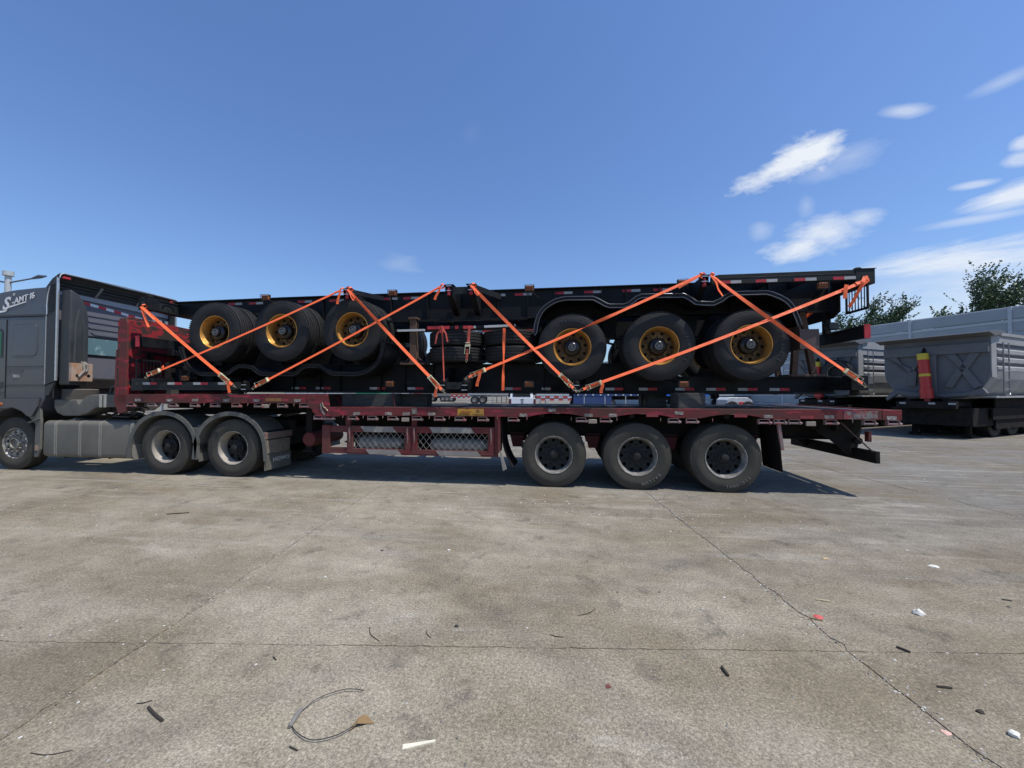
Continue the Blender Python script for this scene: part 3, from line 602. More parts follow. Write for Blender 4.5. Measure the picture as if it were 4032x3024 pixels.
# box side guard with mesh doors
GY = .05
mb = MB(); mb.box(-4.165, -4.02, GY, GY + .05, .462, .945); mb.box(-4.019, -3.70, GY + .012, GY + .05, .53, .57); mb.box(-4.019, -3.70, GY + .012, GY + .05, .83, .94); mb.box(-4.019, -3.70, GY + .012, GY + .05, .468, .529)
part(mb, 'guard_front_post', REDG, BT, bevel=.003)
def door(x0, x1):
    z0, z1 = .462, .942
    fr = MB(); fr.box(x0, x1, GY - .01, GY + .03, z0, z0 + .095); fr.box(x0, x1, GY - .01, GY + .03, z1 - .105, z1); fr.box(x0, x0 + .11, GY - .01, GY + .03, z0 + .0955, z1 - .1055); fr.box(x1 - .11, x1, GY - .01, GY + .03, z0 + .0955, z1 - .1055)
    fr.box(x0 + .02, x1 - .02, GY - .016, GY - .0105, z0 + .03, z0 + .04); fr.box(x0 + .02, x1 - .02, GY - .016, GY - .0105, z1 - .05, z1 - .04)
    f = part(fr, 'guard_door', REDG, BT, bevel=.003)
    # diagonal grey paint bands
    w = x1 - x0
    for (zz0, zz1, a) in ((z1 - .10, z1 - .006, .22), (z0 + .006, z0 + .088, .30)):
        mb = MB(); mb.prism([(x0 + w * a, zz1), (x0 + w * (a + .50), zz1), (x0 + w * (a + .50) + .07, zz0), (x0 + w * a + .07, zz0)], 'y', GY - .0185, GY - .0165); mb.part('paint_band', GRYD, f)
    mm = MB(); a0, a1, b0, b1 = x0 + .11, x1 - .11, z0 + .095, z1 - .105; sp = .105; H = b1 - b0
    k = a0 - H
    while k < a1:
        for sgn in (1, -1):
            # clip the diagonal wires to the opening
            xs, ze = (k, b0), (k + H * .8, b1)
            if sgn < 0: xs, ze = (k, b1), (k + H * .8, b0)
            (xa, za), (xb, zb) = xs, ze; t0, t1 = 0., 1.
            if xa < a0: t0 = (a0 - xa) / (xb - xa)
            if xb > a1: t1 = (a1 - xa) / (xb - xa)
            if t1 - t0 > .05:
                p = (xa + (xb - xa) * t0, GY + .012 + sgn * .002, za + (zb - za) * t0); q = (xa + (xb - xa) * t1, GY + .012 + sgn * .002, za + (zb - za) * t1); mm.tube([p, q], .0028, 4, cap=False)
        k += sp
    mm.part('wire_mesh', MESHM, f)
    for hx in (x0 + .055, x1 - .055):
        mb = MB(); mb.box(hx - .012, hx + .012, GY - .024, GY - .0165, z1 - .22, z1 - .02); mb.tube([(hx, GY - .03, z1 - .02), (hx - .01, GY - .03, z1 - .1), (hx + .012, GY - .03, z1 - .17), (hx, GY - .03, z1 - .27)], .006, 5); mb.part('latch', WINCH, f)
    return f
door(-3.70, -2.555); door(-2.548, -1.135)
mb = MB(); mb.box(-1.13, -1.08, GY, GY + .05, .462, 1.12); part(mb, 'guard_rear_post', REDG, BT)
for x in (-3.75, -2.56): mb = MB(); mb.box(x, x + .09, GY + .035, GY + .07, .94, 1.12); part(mb, 'guard_hanger', REDG, BT)
mb = MB(); mb.box(-4.0, -1.14, GY + .06, .85, .462, .48); part(mb, 'guard_box_floor', BLKD, BT)
mb = MB(); mb.box(-4.0, -1.14, .85, .87, .462, .94); part(mb, 'guard_box_back', BLKD, BT)
# winches
wm = MB(); L_ = .15
wm.box(-.085, -.078, -.01, .05, -.075, 0); wm.box(.062, .069, -.01, .05, -.075, 0); wm.box(-.085, .069, -.01, .05, -.006, 0)
wm.tube([(-.078, .01, -.055), (.062, .01, -.055)], .017, 10); wm.tube([(.069, .01, -.055), (.092, .01, -.055)], .022, 8); wm.tube([(.092, .01, -.055), (.105, .01, -.055)], .015, 8)
winch_me = wm.mesh('winch', WINCH)
winch_g = wm.mesh('winch', mat('winch_grey', (.24, .22, .2), .6, dirt=(.3, .15, .15), amt=.3, scale=12))
for i, x in enumerate([-7.95, -7.5, -7.06, -6.62, -6.21, -5.78, -5.34, -4.89, -4.47]): place('winch', winch_me, BT, (x, .0, 1.322), (0, 0, 0))
for i, x in enumerate([-4.20, -4.0, -3.57, -3.22, -2.86, -2.43, -2.05, -1.7, -1.32, -.82, .26, .63, 1.65, 1.91, 2.93, 3.14, 3.34, 3.83, 4.33, 4.64]):
    place('winch', winch_g if x in (-4.20, 1.65, 1.91, .26, 4.64) or (x == 2.93) else winch_me, BT, (x, .0, 1.117), (0, 0, 0))
hk = MB(); hk.tube([(0, 0, 0), (.003, -.008, -.02), (0, -.012, -.038), (-.006, -.004, -.046)], .0045, 5); hk_me = hk.mesh('rope_hook', WINCH)
for x, z in [(-7.28, 1.322), (-6.42, 1.322), (-5.55, 1.322), (-5.12, 1.322), (-4.66, 1.322), (-3.75, 1.12), (-3.38, 1.12), (-3.03, 1.12), (-2.22, 1.12), (-1.88, 1.12), (-1.5, 1.12), (-1.08, 1.12), (-.6, 1.12), (.1, 1.12), (.8, 1.12), (2.2, 1.12), (1.45, 1.12), (4.1, 1.12)]: place('rope_hook', hk_me, BT, (x, 0, z))
# side marker lamps below the rail
for x, z in ((-2.64, 1.06), (.43, 1.06), (3.56, 1.055), (-5.22, 1.275)):
    mb = MB(); mb.box(x - .065, x + .065, .0, .03, z - .033, z + .033); part(mb, 'side_marker_lamp', mat('dusty_amber_lens', (.42, .30, .20), .5, dirt=(.3, .25, .2), amt=.5, scale=20), BT, bevel=.006)
mb = MB(); mb.box(-2.53, -2.43, -.014, -.001, 1.145, 1.245); o_ = part(mb, 'lamp_socket', mat('socket_grey', (.10, .09, .08), .7), BT, bevel=.012, seg=2)
mb = MB(); mb.box(-2.505, -2.455, -.018, -.0145, 1.160, 1.225); mb.part('socket_cover', STICK, o_)
# reflective stickers, most of them dirty
sk = MB(); sk.box(-.062, .062, -.0035, -.001, -.024, .024); sk_me = sk.mesh('reflective_sticker', STICK)
for x, z in [(-7.80, 1.375), (-7.14, 1.375), (-6.61, 1.375), (-5.98, 1.375), (-5.39, 1.375), (-4.60, 1.375), (-3.50, 1.157), (-2.93, 1.157), (-2.62, 1.157), (-2.18, 1.157), (-1.52, 1.157), (-.66, 1.15), (-.20, 1.232), (.37, 1.157), (.74, 1.157), (3.80, 1.157), (4.61, 1.15), (1.72, 1.20), (2.98, 1.157)]:
    place('reflective_sticker', sk_me, BT, (x, 0, z), (0, random.uniform(-.03, .03), 0))
tp = MB(); tp.box(-.09, .09, -.0035, -.001, -.022, .022); tp_me = tp.mesh('reflective_sticker', mat('red_sticker', (.42, .03, .035), .45, dirt=(.2, .04, .04), amt=.4, scale=14))
for x, z in [(-2.34, 1.158), (-4.86, 1.38), (1.33, 1.16), (2.6, 1.165), (3.5, 1.15), (-6.3, 1.37), (-1.75, 1.155)]: place('reflective_sticker', tp_me, BT, (x, 0, z), None, 'faded red reflective sticker')
def writing(txt, w, h, org, M_, m, parent, name='lettering', **k):
    t = textmb(txt, 1, .0, **k) if False else textmb(txt, 1, .001, **k)
    xs = [v[0] for v in t.v]; ys = [v[1] for v in t.v]; cx, cy = (min(xs) + max(xs)) / 2, (min(ys) + max(ys)) / 2; sx, sy = w / (max(xs) - min(xs)), h / (max(ys) - min(ys))
    t.v = [((a - cx) * sx, (b - cy) * sy, c) for a, b, c in t.v]; t.xform(Matrix.Translation(org) @ M_); return t.part(name, m, parent)
mb = MB(); mb.box(-1.74, -1.305, -.0045, -.001, 1.132, 1.246); yp = part(mb, 'notice_plate', YELP, BT)
mb = MB(); mb.tube([(-1.69, -.006, 1.195), (-1.63, -.006, 1.205), (-1.57, -.006, 1.19), (-1.52, -.006, 1.215)], .006, 4); mb.tube([(-1.66, -.006, 1.185), (-1.60, -.006, 1.18), (-1.54, -.006, 1.182)], .005, 4)
mb.part('faded_symbol', mat('plate_red', (.4, .08, .02), .6), yp)
writing('货车会车请让', .20, .030, (-1.62, -.0055, 1.152), FRONT, INK, yp); writing('注意安全', .17, .030, (-1.40, -.0055, 1.152), FRONT, INK, yp); writing('品', .05, .05, (-1.40, -.0055, 1.21), FRONT, INK, yp)
mb = MB(); mb.box(-5.21, -4.90, -.004, -.001, 1.355, 1.415); dp = part(mb, 'painted_label', mat('label_brown', (.18, .08, .03), .6), BT)
writing('挂车高强·扎实耐用', .28, .042, (-5.055, -.005, 1.385), FRONT, mat('label_orange', (.42, .2, .06), .6), dp)
mb = MB(); mb.box(3.99, 4.43, -.004, -.001, 1.128, 1.245); lp = part(mb, 'worn_banner', mat('banner_dark', (.05, .045, .07), .6, dirt=(.25, .05, .05), amt=.35, scale=10, dirt2=(.2, .19, .15), amt2=.3), BT)
writing('轻量化 高强钢', .30, .06, (4.27, -.005, 1.175), FRONT, mat('banner_print', (.34, .33, .29), .6), lp)
# tail: under-run bumper, brackets and tail lamp beam
mb = MB(); mb.box(4.38, 4.44, -.02, 2.1, .50, .67); part(mb, 'underrun_bumper', BLKD, BT, bevel=.004)
for yy in (.45, 1.6):
    mb = MB(); mb.prism([(3.75, 1.08), (4.55, 1.08), (4.44, .55), (4.34, .55)], 'y', yy, yy + .03); mb.bar((3.70, yy, 1.05), (4.40, yy, .58), .03, .03); part(mb, 'bumper_bracket', BLKD, BT)
mb = MB(); mb.bar((4.05, .16, 1.07), (4.43, .02, .60), .018, .018); part(mb, 'stay_rod', RUST, BT)
mb = MB(); mb.bar((3.30, 1.95, 1.08), (3.32, 1.9, .72), .025, .025); mb.box(3.25, 4.38, 1.88, 1.94, .70, .74); part(mb, 'stay_rod', RUST, BT)
mb = MB(); mb.box(4.10, 4.42, .35, 2.0, .93, 1.08); part(mb, 'rear_cross_beam', BLKD, BT)
mb = MB(); mb.box(4.46, 4.50, .22, .30, .78, .93); part(mb, 'bracket', REDG, BT)
mb = MB(); mb.lathe([(0, -.04), (.05, -.04), (.055, 0), (.05, .04), (0, .04)], 14, (4.40, .36, .78)); part(mb, 'air_coupling', BLKD, BT)
# landing legs ahead of the step (retracted)
for yy in (.45, 1.85):
    mb = MB(); mb.box(-4.75, -4.63, yy, yy + .12, .45, 1.2); mb.box(-4.79, -4.59, yy - .04, yy + .16, .42, .449); part(mb, 'landing_leg', BLKD, BT)
mb = MB(); mb.lathe([(0, 0), (.12, 0), (.13, .03), (.13, .9), (.12, .93), (0, .93)], 20, (-4.62, .35, .66)); part(mb, 'air_tank', REDG, BT, smooth=True)
# sacks in the guard box
def bundle(x0, x1, y, z, rx, label, nx=7, cell=.10):
    mb = MB(); n = 40; mseg = 22; L = x1 - x0; base = len(mb.v)
    for i in range(n + 1):
        u = i / n; env = (1 - abs(2 * u - 1) ** 6) ** .5 + .02
        for k in range(mseg):
            a = 2 * math.pi * k / mseg
            bump = 1 + .13 * abs(math.sin(u * math.pi * nx + a * 2)) ** .7 * abs(math.sin(-u * math.pi * nx + a * 2)) ** .7
            mb.v.append((x0 + L * u, y + rx * 1.15 * env * bump * math.cos(a), z + rx * env * bump * math.sin(a) * (1 - .25 * u)))
    for i in range(n):
        for k in range(mseg): mb.f.append((base + i * mseg + k, base + i * mseg + (k + 1) % mseg, base + (i + 1) * mseg + (k + 1) % mseg, base + (i + 1) * mseg + k))
    mb.f.append(tuple(base + k for k in range(mseg))); mb.f.append(tuple(base + n * mseg + k for k in range(mseg)))
    return mb.thing('tarp_bundle', SACK, label, 'bundle', 'tarp bundles in the mesh side box', smooth=60)
bundle(-3.62, -2.72, .27, .625, .135, 'grey knobbly tarp bundle behind the left mesh door of the side box')
bundle(-2.30, -1.22, .27, .615, .13, 'grey rolled tarp bundle behind the right mesh door of the side box', nx=9)
mb = MB(); mb.box(-3.45, -2.70, .10, .30, .483, .53); mb.thing('plank', mat('grey_plank', (.16, .15, .13), .85), 'grey plank lying under the bundle behind the left mesh door', 'plank')
# timber blocks
def block(x0, x1, y0, y1, z0, z1, label, rz=0, group='timber blocks under the load'):
    mb = MB(); mb.box(x0, x1, y0, y1, z0, z1); cx, cy = (x0 + x1) / 2, (y0 + y1) / 2
    mb.xform(Matrix.Translation((cx, cy, 0)) @ Matrix.Rotation(rz, 4, 'Z') @ Matrix.Translation((-cx, -cy, 0)))
    return mb.thing('timber_block', DARKW, label, 'timber', group, bevel=.007, seg=2)
block(1.70, 2.14, .12, .38, 1.266, 1.505, 'nearest big dark timber block under the lower chassis, right half of the deck', .22)
block(1.42, 1.72, .75, 1.02, 1.266, 1.505, 'grey dark timber block just left of and behind the big one', .08)
block(1.45, 1.75, 1.5, 1.8, 1.266, 1.505, 'far-side dark timber block under the lower chassis')
block(-4.02, -3.0, .42, .70, 1.266, 1.495, 'long black packing beam lying at the deck step, nearest one')
block(-3.02, -2.52, .72, 1.00, 1.266, 1.49, 'shorter black packing beam right of the long one at the deck step')
block(-7.65, -7.5, .35, .50, 1.482, 1.60, 'small grey packing block under the left end of the lower chassis'); block(-6.15, -6.0, .30, .42, 1.482, 1.57, 'small wooden chock under the striped rail of the upper deck')
mb = MB(); mb.bar((-3.03, .395, 1.50), (-3.0, .40, 1.27), .03, .012); mb.thing('red_batten', REDG, 'thin dull red batten leaning on the black packing beam at the deck step', 'batten')
# ------------------------------------------------------------------ skeletal container chassis (local frame: x front to rear, z=0 its top)
FPATH = [(7.405, -.83), (7.423, -.813), (7.445, -.666), (7.482, -.548), (7.534, -.461), (7.586, -.403), (7.645, -.36), (7.703, -.325), (7.776, -.29), (7.864, -.267), (7.951, -.256), (8.368, -.266), (8.439, -.297), (8.58, -.381), (8.622, -.397), (8.832, -.403), (8.902, -.384), (9.027, -.287), (9.11, -.256), (9.736, -.268), (9.816, -.306), (9.921, -.387), (10.014, -.4), (10.159, -.408), (10.264, -.359), (10.357, -.286), (10.448, -.261), (10.911, -.263), (11.0, -.287), (11.125, -.346), (11.2, -.396), (11.25, -.446), (11.299, -.515), (11.335, -.612), (11.365, -.694), (11.394, -.79)]
def offset_path(path, d):
    out_ = []
    for i, p in enumerate(path):
        a, b = path[max(i - 1, 0)], path[min(i + 1, len(path) - 1)]; dx, dz = b[0] - a[0], b[1] - a[1]; l = math.hypot(dx, dz) or 1
        out_.append((p[0] + dz / l * d, p[1] - dx / l * d))
    return out_
def strip(mb, path, d0, d1, y0, y1):              # sheet of thickness d0..d1 following a path, from y0 to y1
    a, b = offset_path(path, d0), offset_path(path, d1); n = len(path)
    v = [(x, y, z) for y in (y0, y1) for pts in (a, b) for x, z in pts]
    f = []
    for i in range(n - 1):
        f += [(i, i + 1, n + i + 1, n + i), (2 * n + i, 3 * n + i, 3 * n + i + 1, 2 * n + i + 1), (i, 2 * n + i, 2 * n + i + 1, i + 1), (n + i, n + i + 1, 3 * n + i + 1, 3 * n + i)]
    f += [(0, n, 3 * n, 2 * n), (n - 1, 3 * n - 1, 4 * n - 1, 2 * n - 1)]
    mb.add(v, f)
BW = .60                                          # near face of the main beam
lampm = MB(); lampm.box(-.062, .062, -.02, .03, -.038, .038); lamp_me = lampm.mesh('marker_lamp', AMBER, bevel=.006)
cgm = MB()
for k in range(5): cgm.bar((-.072 + k * .036, -.028, -.05), (-.072 + k * .036, -.028, .05), .005, .005)
for k in range(4): cgm.bar((-.078, -.028, -.048 + k * .032), (.078, -.028, -.048 + k * .032), .005, .005)
for sx in (-1, 1):
    for sz in (-1, 1): cgm.bar((sx * .072, -.028, sz * .048), (sx * .072, .035, sz * .048), .006, .006)
cgm.box(-.078, .078, .031, .036, -.052, .052)
cage_me = cgm.mesh('lamp_cage', mat('cage_black', (.012, .012, .012), .4))
tr_ = MB(); tr_.box(-.15, -.001, -.003, -.001, -.022, .022); tapeR = tr_.mesh('reflective_tape', TAPER)
tw_ = MB(); tw_.box(.001, .15, -.003, -.001, -.022, .022); tapeW = tw_.mesh('reflective_tape', TAPEW)
def chassis(name, label, tapes, spins, lampx, marks, texts, flap_=True):
    T = rootobj(name, (0, 0, 0), label, 'container chassis', 'black skeletal container chassis stacked on the flatbed')
    # main beams: web + flanges, slimmer at the gooseneck
    for s, y0 in ((1, BW), (-1, 2.4 - BW)):
        mb = MB(); mb.prism([(.16, .0), (.16, -.24), (2.5, -.24), (3.25, -.47), (12.1, -.47), (12.1, .02), (2.6, .02)], 'y', y0, y0 + .012 * s)
        yb0, yb1 = (y0 - .05, y0 + .09) if s > 0 else (y0 - .09, y0 + .05)
        mb.prism([(.16, .003), (2.6, .021), (12.1, .021), (12.1, .038), (2.6, .038), (.16, .02)], 'y', yb0, yb1)
        mb.prism([(.16, -.241), (2.5, -.241), (3.25, -.471), (12.1, -.471), (12.1, -.488), (3.24, -.488), (2.49, -.258), (.16, -.258)], 'y', yb0, yb1)
        mb.part('main_beam', BLK, T)
    for x in (3.4, 4.05, 4.75, 5.45, 6.75, 7.28, 7.75, 8.55, 8.95, 9.5, 10.6, 11.2):
        mb = MB(); mb.box(x, x + .01, BW - .045, BW - .001, -.469, .019); mb.part('web_stiffener', BLK, T)
    for x in (1.0, 1.9, 2.8, 3.7, 4.6, 5.5, 6.9, 7.7, 8.7, 9.4, 10.6, 11.3):
        mb = MB(); z0 = -.20 if x < 2.6 else -.33; mb.box(x, x + .09, BW + .014, 2.4 - BW - .014, z0, -.06); mb.part('cross_member', BLK, T)
    # lower longitudinal rail with diagonal struts
    mb = MB(); mb.box(4.6, 7.3, BW - .25, BW - .19, -.535, -.50)
    for x in (5.0, 6.2, 7.1): mb.bar((x, BW - .22, -.50), (x + .25, BW - .02, -.475), .04, .02)
    for x in (5.6, 6.9): mb.bar((x, BW - .22, -.535), (x + .3, BW - .22, -.70), .03, .012)
    mb.part('service_rail', BLK, T)
    # front bolster: side box, cross box with openings, twist locks
    mb = MB(); mb.box(.08, .30, .0, .20, -.25, -.035); mb.box(.08, .30, 2.2, 2.4, -.25, -.035); mb.part('corner_box', BLK, T, bevel=.004)
    mb = MB(); mb.prism([(.202, -.045), (2.198, -.045), (2.198, -.20), (1.9, -.25), (.5, -.25), (.202, -.235)], 'x', .10, .285); mb.part('front_bolster', RAILB, T, bevel=.004)
    mb = MB(); mb.box(.286, .30, .21, 2.19, -.048, -.035); mb.part('bolster_flange', RAILB, T)
    mb = MB(); mb.prism([(.245, -.19), (.26, -.115), (.31, -.09), (.42, -.10), (.49, -.13), (.50, -.20), (.47, -.20), (.46, -.15), (.40, -.125), (.30, -.12), (.28, -.19)], 'x', .2852, .2872); mb.part('arch_opening', HUBB, T)
    mb = MB(); mb.lathe([(0, -.002), (.034, -.002), (.034, .001)], 18, (.19, 0, -.13)); mb.part('lock_hole', HUBB, T)
    for yy in (.11, 2.29):
        mb = MB(); mb.lathe([(0, .04), (.03, .038), (.055, .02), (.06, -.01), (.05, -.034)], 16, (.19, yy, 0), ax='z'); mb.part('twist_lock', BLKD, T, smooth=40)
    # rear side rails, corner boxes, rear frame
    for yy, o_ in ((0, 1), (2.34, -1)):
        mb = MB(); mb.prism([(10.13, -.147), (12.10, -.147), (12.10, -.004), (10.23, -.004), (10.13, -.03)], 'y', yy, yy + .06)
        mb.box(10.24, 12.09, yy - (.004 if o_ > 0 else -.06), yy + (0 if o_ > 0 else .064), -.062, -.056); mb.part('side_rail', RAILB, T, bevel=.003)
        mb = MB(); mb.box(12.105, 12.355, yy - .002 if o_ > 0 else yy - .14, yy + .20 if o_ > 0 else yy + .062, -.215, .002); cbx = mb.part('corner_box', RAILB, T, bevel=.004)
        mb = MB(); mb.box(12.09, 12.37, yy - .01 if o_ > 0 else yy - .14, yy + .2 if o_ > 0 else yy + .07, .0025, .009); mb.part('cap_plate', RAILB, cbx)
    mb = MB(); mb.lathe([(0, -.006), (.036, -.006), (.036, -.001)], 18, (12.22, 0, -.115)); mb.part('lock_hole', HUBB, T)
    for yy in (.1, 2.3):
        mb = MB(); mb.lathe([(0, .052), (.035, .048), (.055, .03), (.057, .01)], 16, (12.19, yy, 0), ax='z'); mb.part('twist_lock', BLKD, T, smooth=40)
    for k in range(4):
        x = 10.42 + k * .52; mb = MB(); mb.box(x, x + .06, .061, BW - .052, -.13, -.03); mb.part('rail_outrigger', BLK, T)
    mb = MB(); mb.box(12.12, 12.30, .202, 2.198, -.24, -.02); mb.part('rear_bolster', BLK, T)
    mb = MB(); mb.prism([(.46, -.242), (1.94, -.242), (1.94, -.60), (.62, -.60), (.46, -.52)], 'x', 12.16, 12.19); mb.part('rear_panel', BLKD, T)
    # open lamp guard frame either side of the rear panel
    for y0, y1 in ((.0, .45), (1.95, 2.4)):
        mb = MB(); mb.bar((12.26, y0 + .01, -.216), (12.26, y0 + .01, -.56), .022, .022); mb.bar((12.26, y0, -.56), (12.26, y1, -.56), .03, .03); mb.bar((12.26, y1 - .01, -.242), (12.26, y1 - .01, -.56), .022, .022)
        for k in range(6): mb.bar((12.26, y0 + .07 + k * .062, -.242), (12.26, y0 + .07 + k * .062, -.55), .010, .010)
        mb.part('lamp_guard', BLK, T)
    mb = MB(); mb.box(12.20, 12.27, .0, 2.4, -1.0, -.81); bp = mb.part('rear_bumper', BLK, T, bevel=.004)
    for yy in (-.012, 2.4):
        mb = MB(); mb.box(12.195, 12.275, yy, yy + .012, -1.005, -.805); mb.part('bumper_end', TAPER, bp, label='red end face of the black rear bumper')
    for yy in (.70, 1.60):
        mb = MB(); mb.box(12.12, 12.195, yy, yy + .10, -.83, -.47); mb.part('bumper_hanger', BLK, T)
    mb = MB(); mb.box(12.05, 12.19, .50, .64, -.79, -.68); mb.tube([(12.04, .53, -.77), (12.0, .53, -.77)], .012, 6); mb.part('lamp_housing', HUBB, T, bevel=.008)
    # outriggers with container locks
    def outrigger(x, far=False):
        f = (lambda y: 2.4 - y) if far else (lambda y: y)
        mb = MB(); mb.prism([(f(.03), -.03), (f(.03), -.145), (f(BW - .052), -.42), (f(BW - .052), -.03)], 'x', x - .05, x + .05); mb.part('outrigger', BLK, T)
    def lock(x, head, far=False):
        s = -1 if far else 1; f = (lambda y: 2.4 - y) if far else (lambda y: y)
        mb = MB()
        for dx in (-.052, .052): mb.box(x + dx - .006, x + dx + .006, min(f(-.005), f(.08)), max(f(-.005), f(.08)), -.125, -.006)
        mb.box(x - .085, x + .085, min(f(-.015), f(.14)), max(f(-.015), f(.14)), -.0055, .001)
        k = mb.part('lock_frame', BLK, T)
        mb = MB(); mb.tube([(x, f(.012), -.175), (x, f(.012), -.128)], .030, 14); mb.tube([(x, f(.012), -.126), (x, f(.012), -.05)], .024, 12)
        mb.part('lock_sleeve', REDT if flap_ else BLKD, k, smooth=40)
        if head: mb = MB(); mb.lathe([(0, .055), (.012, .05), (.034, .026), (.036, .003)], 12, (x, f(.04), 0), ax='z'); mb.part('lock_head', REDT if flap_ else BLKD, k, smooth=40)
        mb = MB(); mb.bar((x - .045, f(-.012), -.10), (x + .045, f(-.012), -.10), .007, .010); mb.bar((x - .04, f(-.012), -.022), (x + .05, f(-.012), -.022), .008, .012); mb.part('lock_pin', SILV, k)
    for far in (False, True):
        for x in (4.22, 10.03): outrigger(x, far); lock(x, True, far)
        for x in (6.02, 6.40): outrigger(x, far); lock(x, False, far)
        y0, y1 = (.03, .05) if not far else (2.35, 2.37)
        mb = MB(); mb.box(6.08, 6.34, y0, y1, -.15, -.035); mb.part('lock_link_plate', RAILB, T)
        mb = MB(); (a, b) = (.03, BW - .06) if not far else (2.37, 2.4 - BW + .06)
        mb.bar((6.46, a, -.06), (6.80, b, -.10), .03, .10); mb.part('gusset', BLK, T)
        mb = MB(); mb.bar((4.28, a, -.05), (4.62, b, -.06), .03, .08); mb.part('gusset', BLK, T)
    # tapes
    for x in tapes: place('reflective_tape', tapeR, T, (x + .15, BW, -.05)); place('reflective_tape', tapeW, T, (x + .15, BW, -.05))
    for x in (10.40, 10.90, 11.43, 11.95): place('reflective_tape', tapeR, T, (x, -.004, -.122)); place('reflective_tape', tapeW, T, (x, -.004, -.122))
    for x, z in lampx:
        l = place('marker_lamp', lamp_me, T, (x, .02, z)); o = bpy.data.objects.new('lamp_cage', cage_me); COL.objects.link(o); o.parent = l
        mb = MB(); mb.bar((x, .058, z - .03), (x + .16, BW - .06, z - .08), .018, .018); mb.part('lamp_bracket', BLK, T)
    # mudguards
    for y0, y1, face in ((.03, .62, 1), (1.78, 2.37, -1)):
        mb = MB(); strip(mb, FPATH, .004, .014, y0, y1)
        fy = (y0 - .004, y0 + .008) if face > 0 else (y1 - .008, y1 + .004)
        strip(mb, FPATH, -.006, .060, *fy)
        g = mb.part('mudguard', BLK, T, smooth=50); em = BLKG if flap_ else BLK  # upper edges carry the painted highlight, lower ones stay black
        yy = fy[0] if face > 0 else fy[1]
        mb = MB(); mb.tube([(x, yy, z) for x, z in offset_path(FPATH, .0)], .008, 8); mb.tube([(x, yy, z) for x, z in offset_path(FPATH, .055)], .0085, 8); mb.part('rolled_edge', em, g, smooth=True)
        if not flap_: continue
        mb = MB(); strip(mb, [(11.372, -.80), (11.42, -.95), (11.44, -1.14)], 0, .01, y0 + .02, y1 - .02); mb.box(11.37, 11.63, y0 + .01 if face > 0 else y1 - .02, y0 + .02 if face > 0 else y1 - .01, -1.14, -.85); mb.part('mudflap', BROWNF, T)
    for x in (7.6, 8.73, 10.08, 11.25):
        mb = MB(); mb.tube([(x, .1, -.42), (x, 2.3, -.42)], .02, 6); mb.part('mudguard_stay', BLK, T)
    mb = MB(); mb.box(7.5, 8.6, 1.10, 1.30, -.96, -.49); mb.box(8.85, 9.95, 1.10, 1.30, -.96, -.49); mb.box(10.15, 11.3, 1.10, 1.30, -.96, -.49); mb.box(8.6, 10.15, 1.15, 1.25, -.80, -.55); mb.part('wheel_gap_filler', BLK, T)  # dark boxes added to close off bright gaps between the wheels
    # running gear
    for i, x in enumerate((8.04, 9.375, 10.71)):
        wheel(T, 'n', x, .045, -1.06, spin=spins[i], text='bt' if texts else None, marks=marks[i]); wheel(T, 'n', x, 2.355, -1.06, far=True, spin=spins[i] + 1)
        mb = MB(); mb.tube([(x, .35, -1.06), (x, 2.05, -1.06)], .063, 12); mb.part('axle', BLK, T)
        for yy in (.78, 1.54):
            mb = MB()
            for q in range(5): mb.prism([(x - .50 + q * .07, -.80), (x, -.95 + .016 * q), (x + .50 - q * .07, -.80), (x + .50 - q * .07, -.785), (x, -.935 + .016 * q), (x - .50 + q * .07, -.785)], 'y', yy, yy + .08)
            mb.part('leaf_spring', BLK, T)
            mb = MB(); mb.lathe([(0, 0), (.08, 0), (.085, .02), (.085, .2), (.06, .22), (0, .22)], 16, (x + .2, yy + .03, -.93)); mb.part('brake_chamber', BLK, T)
    for x in (7.35, 8.71, 10.04, 11.35):
        for yy in (.76, 1.52):
            mb = MB(); mb.prism([(x - .14, -.489), (x + .14, -.489), (x + .07, -.83), (x - .07, -.83)], 'y', yy, yy + .12); mb.part('spring_hanger', BLK, T)
    for x0, x1 in ((7.35, 8.0), (8.71, 9.33), (10.04, 10.68)):
        mb = MB(); mb.bar((x0, .83, -.80), (x1, .83, -1.0), .04, .04); mb.bar((x0, 1.57, -.80), (x1, 1.57, -1.0), .04, .04); mb.part('radius_rod', BLK, T)
    mb = MB(); mb.tube([(6.95, 1.1, -.66), (6.95, 1.75, -.66)], .13, 16); mb.part('air_tank', BLK, T, smooth=40)
    mb = MB(); mb.box(.9, 1.6, .8, 1.6, -.262, -.258); mb.lathe([(.045, -.262), (.045, -.34), (.06, -.34), (.06, -.36), (0, -.36)], 16, (1.25, 1.2, 0), ax='z'); mb.part('coupling_plate', BLKD, T)
    return T
E0 = .0041
up = chassis('container_chassis', 'upper black container chassis, right way up, its gold-rimmed wheels hanging at the right', (1.38, 1.83, 2.86, 3.51, 4.57, 4.98, 6.58, 7.05, 7.76, 8.26, 8.90, 9.41), (-math.pi / 2 + .1, .05, .1), [(2.66, -.10), (5.03, -.10), (7.36, -.10), (9.72, -.10), (11.68, -.215)], (False, True, True), True)
up.location = (-7.92, 0, 3.297)
lo = chassis('container_chassis', 'lower black container chassis lying upside down, its gold-rimmed wheels sticking up at the left', (.81, 1.29, 1.78, 2.27, 2.86, 3.41, 4.50, 5.16, 6.95, 7.68, 8.76, 9.26), (math.pi - .2, math.pi, math.pi + .6), [(2.60, -.12), (4.97, -.12), (7.32, -.12), (11.25, -.22)], (True, True, False), False, False)
lo.location = (4.40, 0, 1.507); lo.rotation_euler = (0, math.pi + E0, 0)
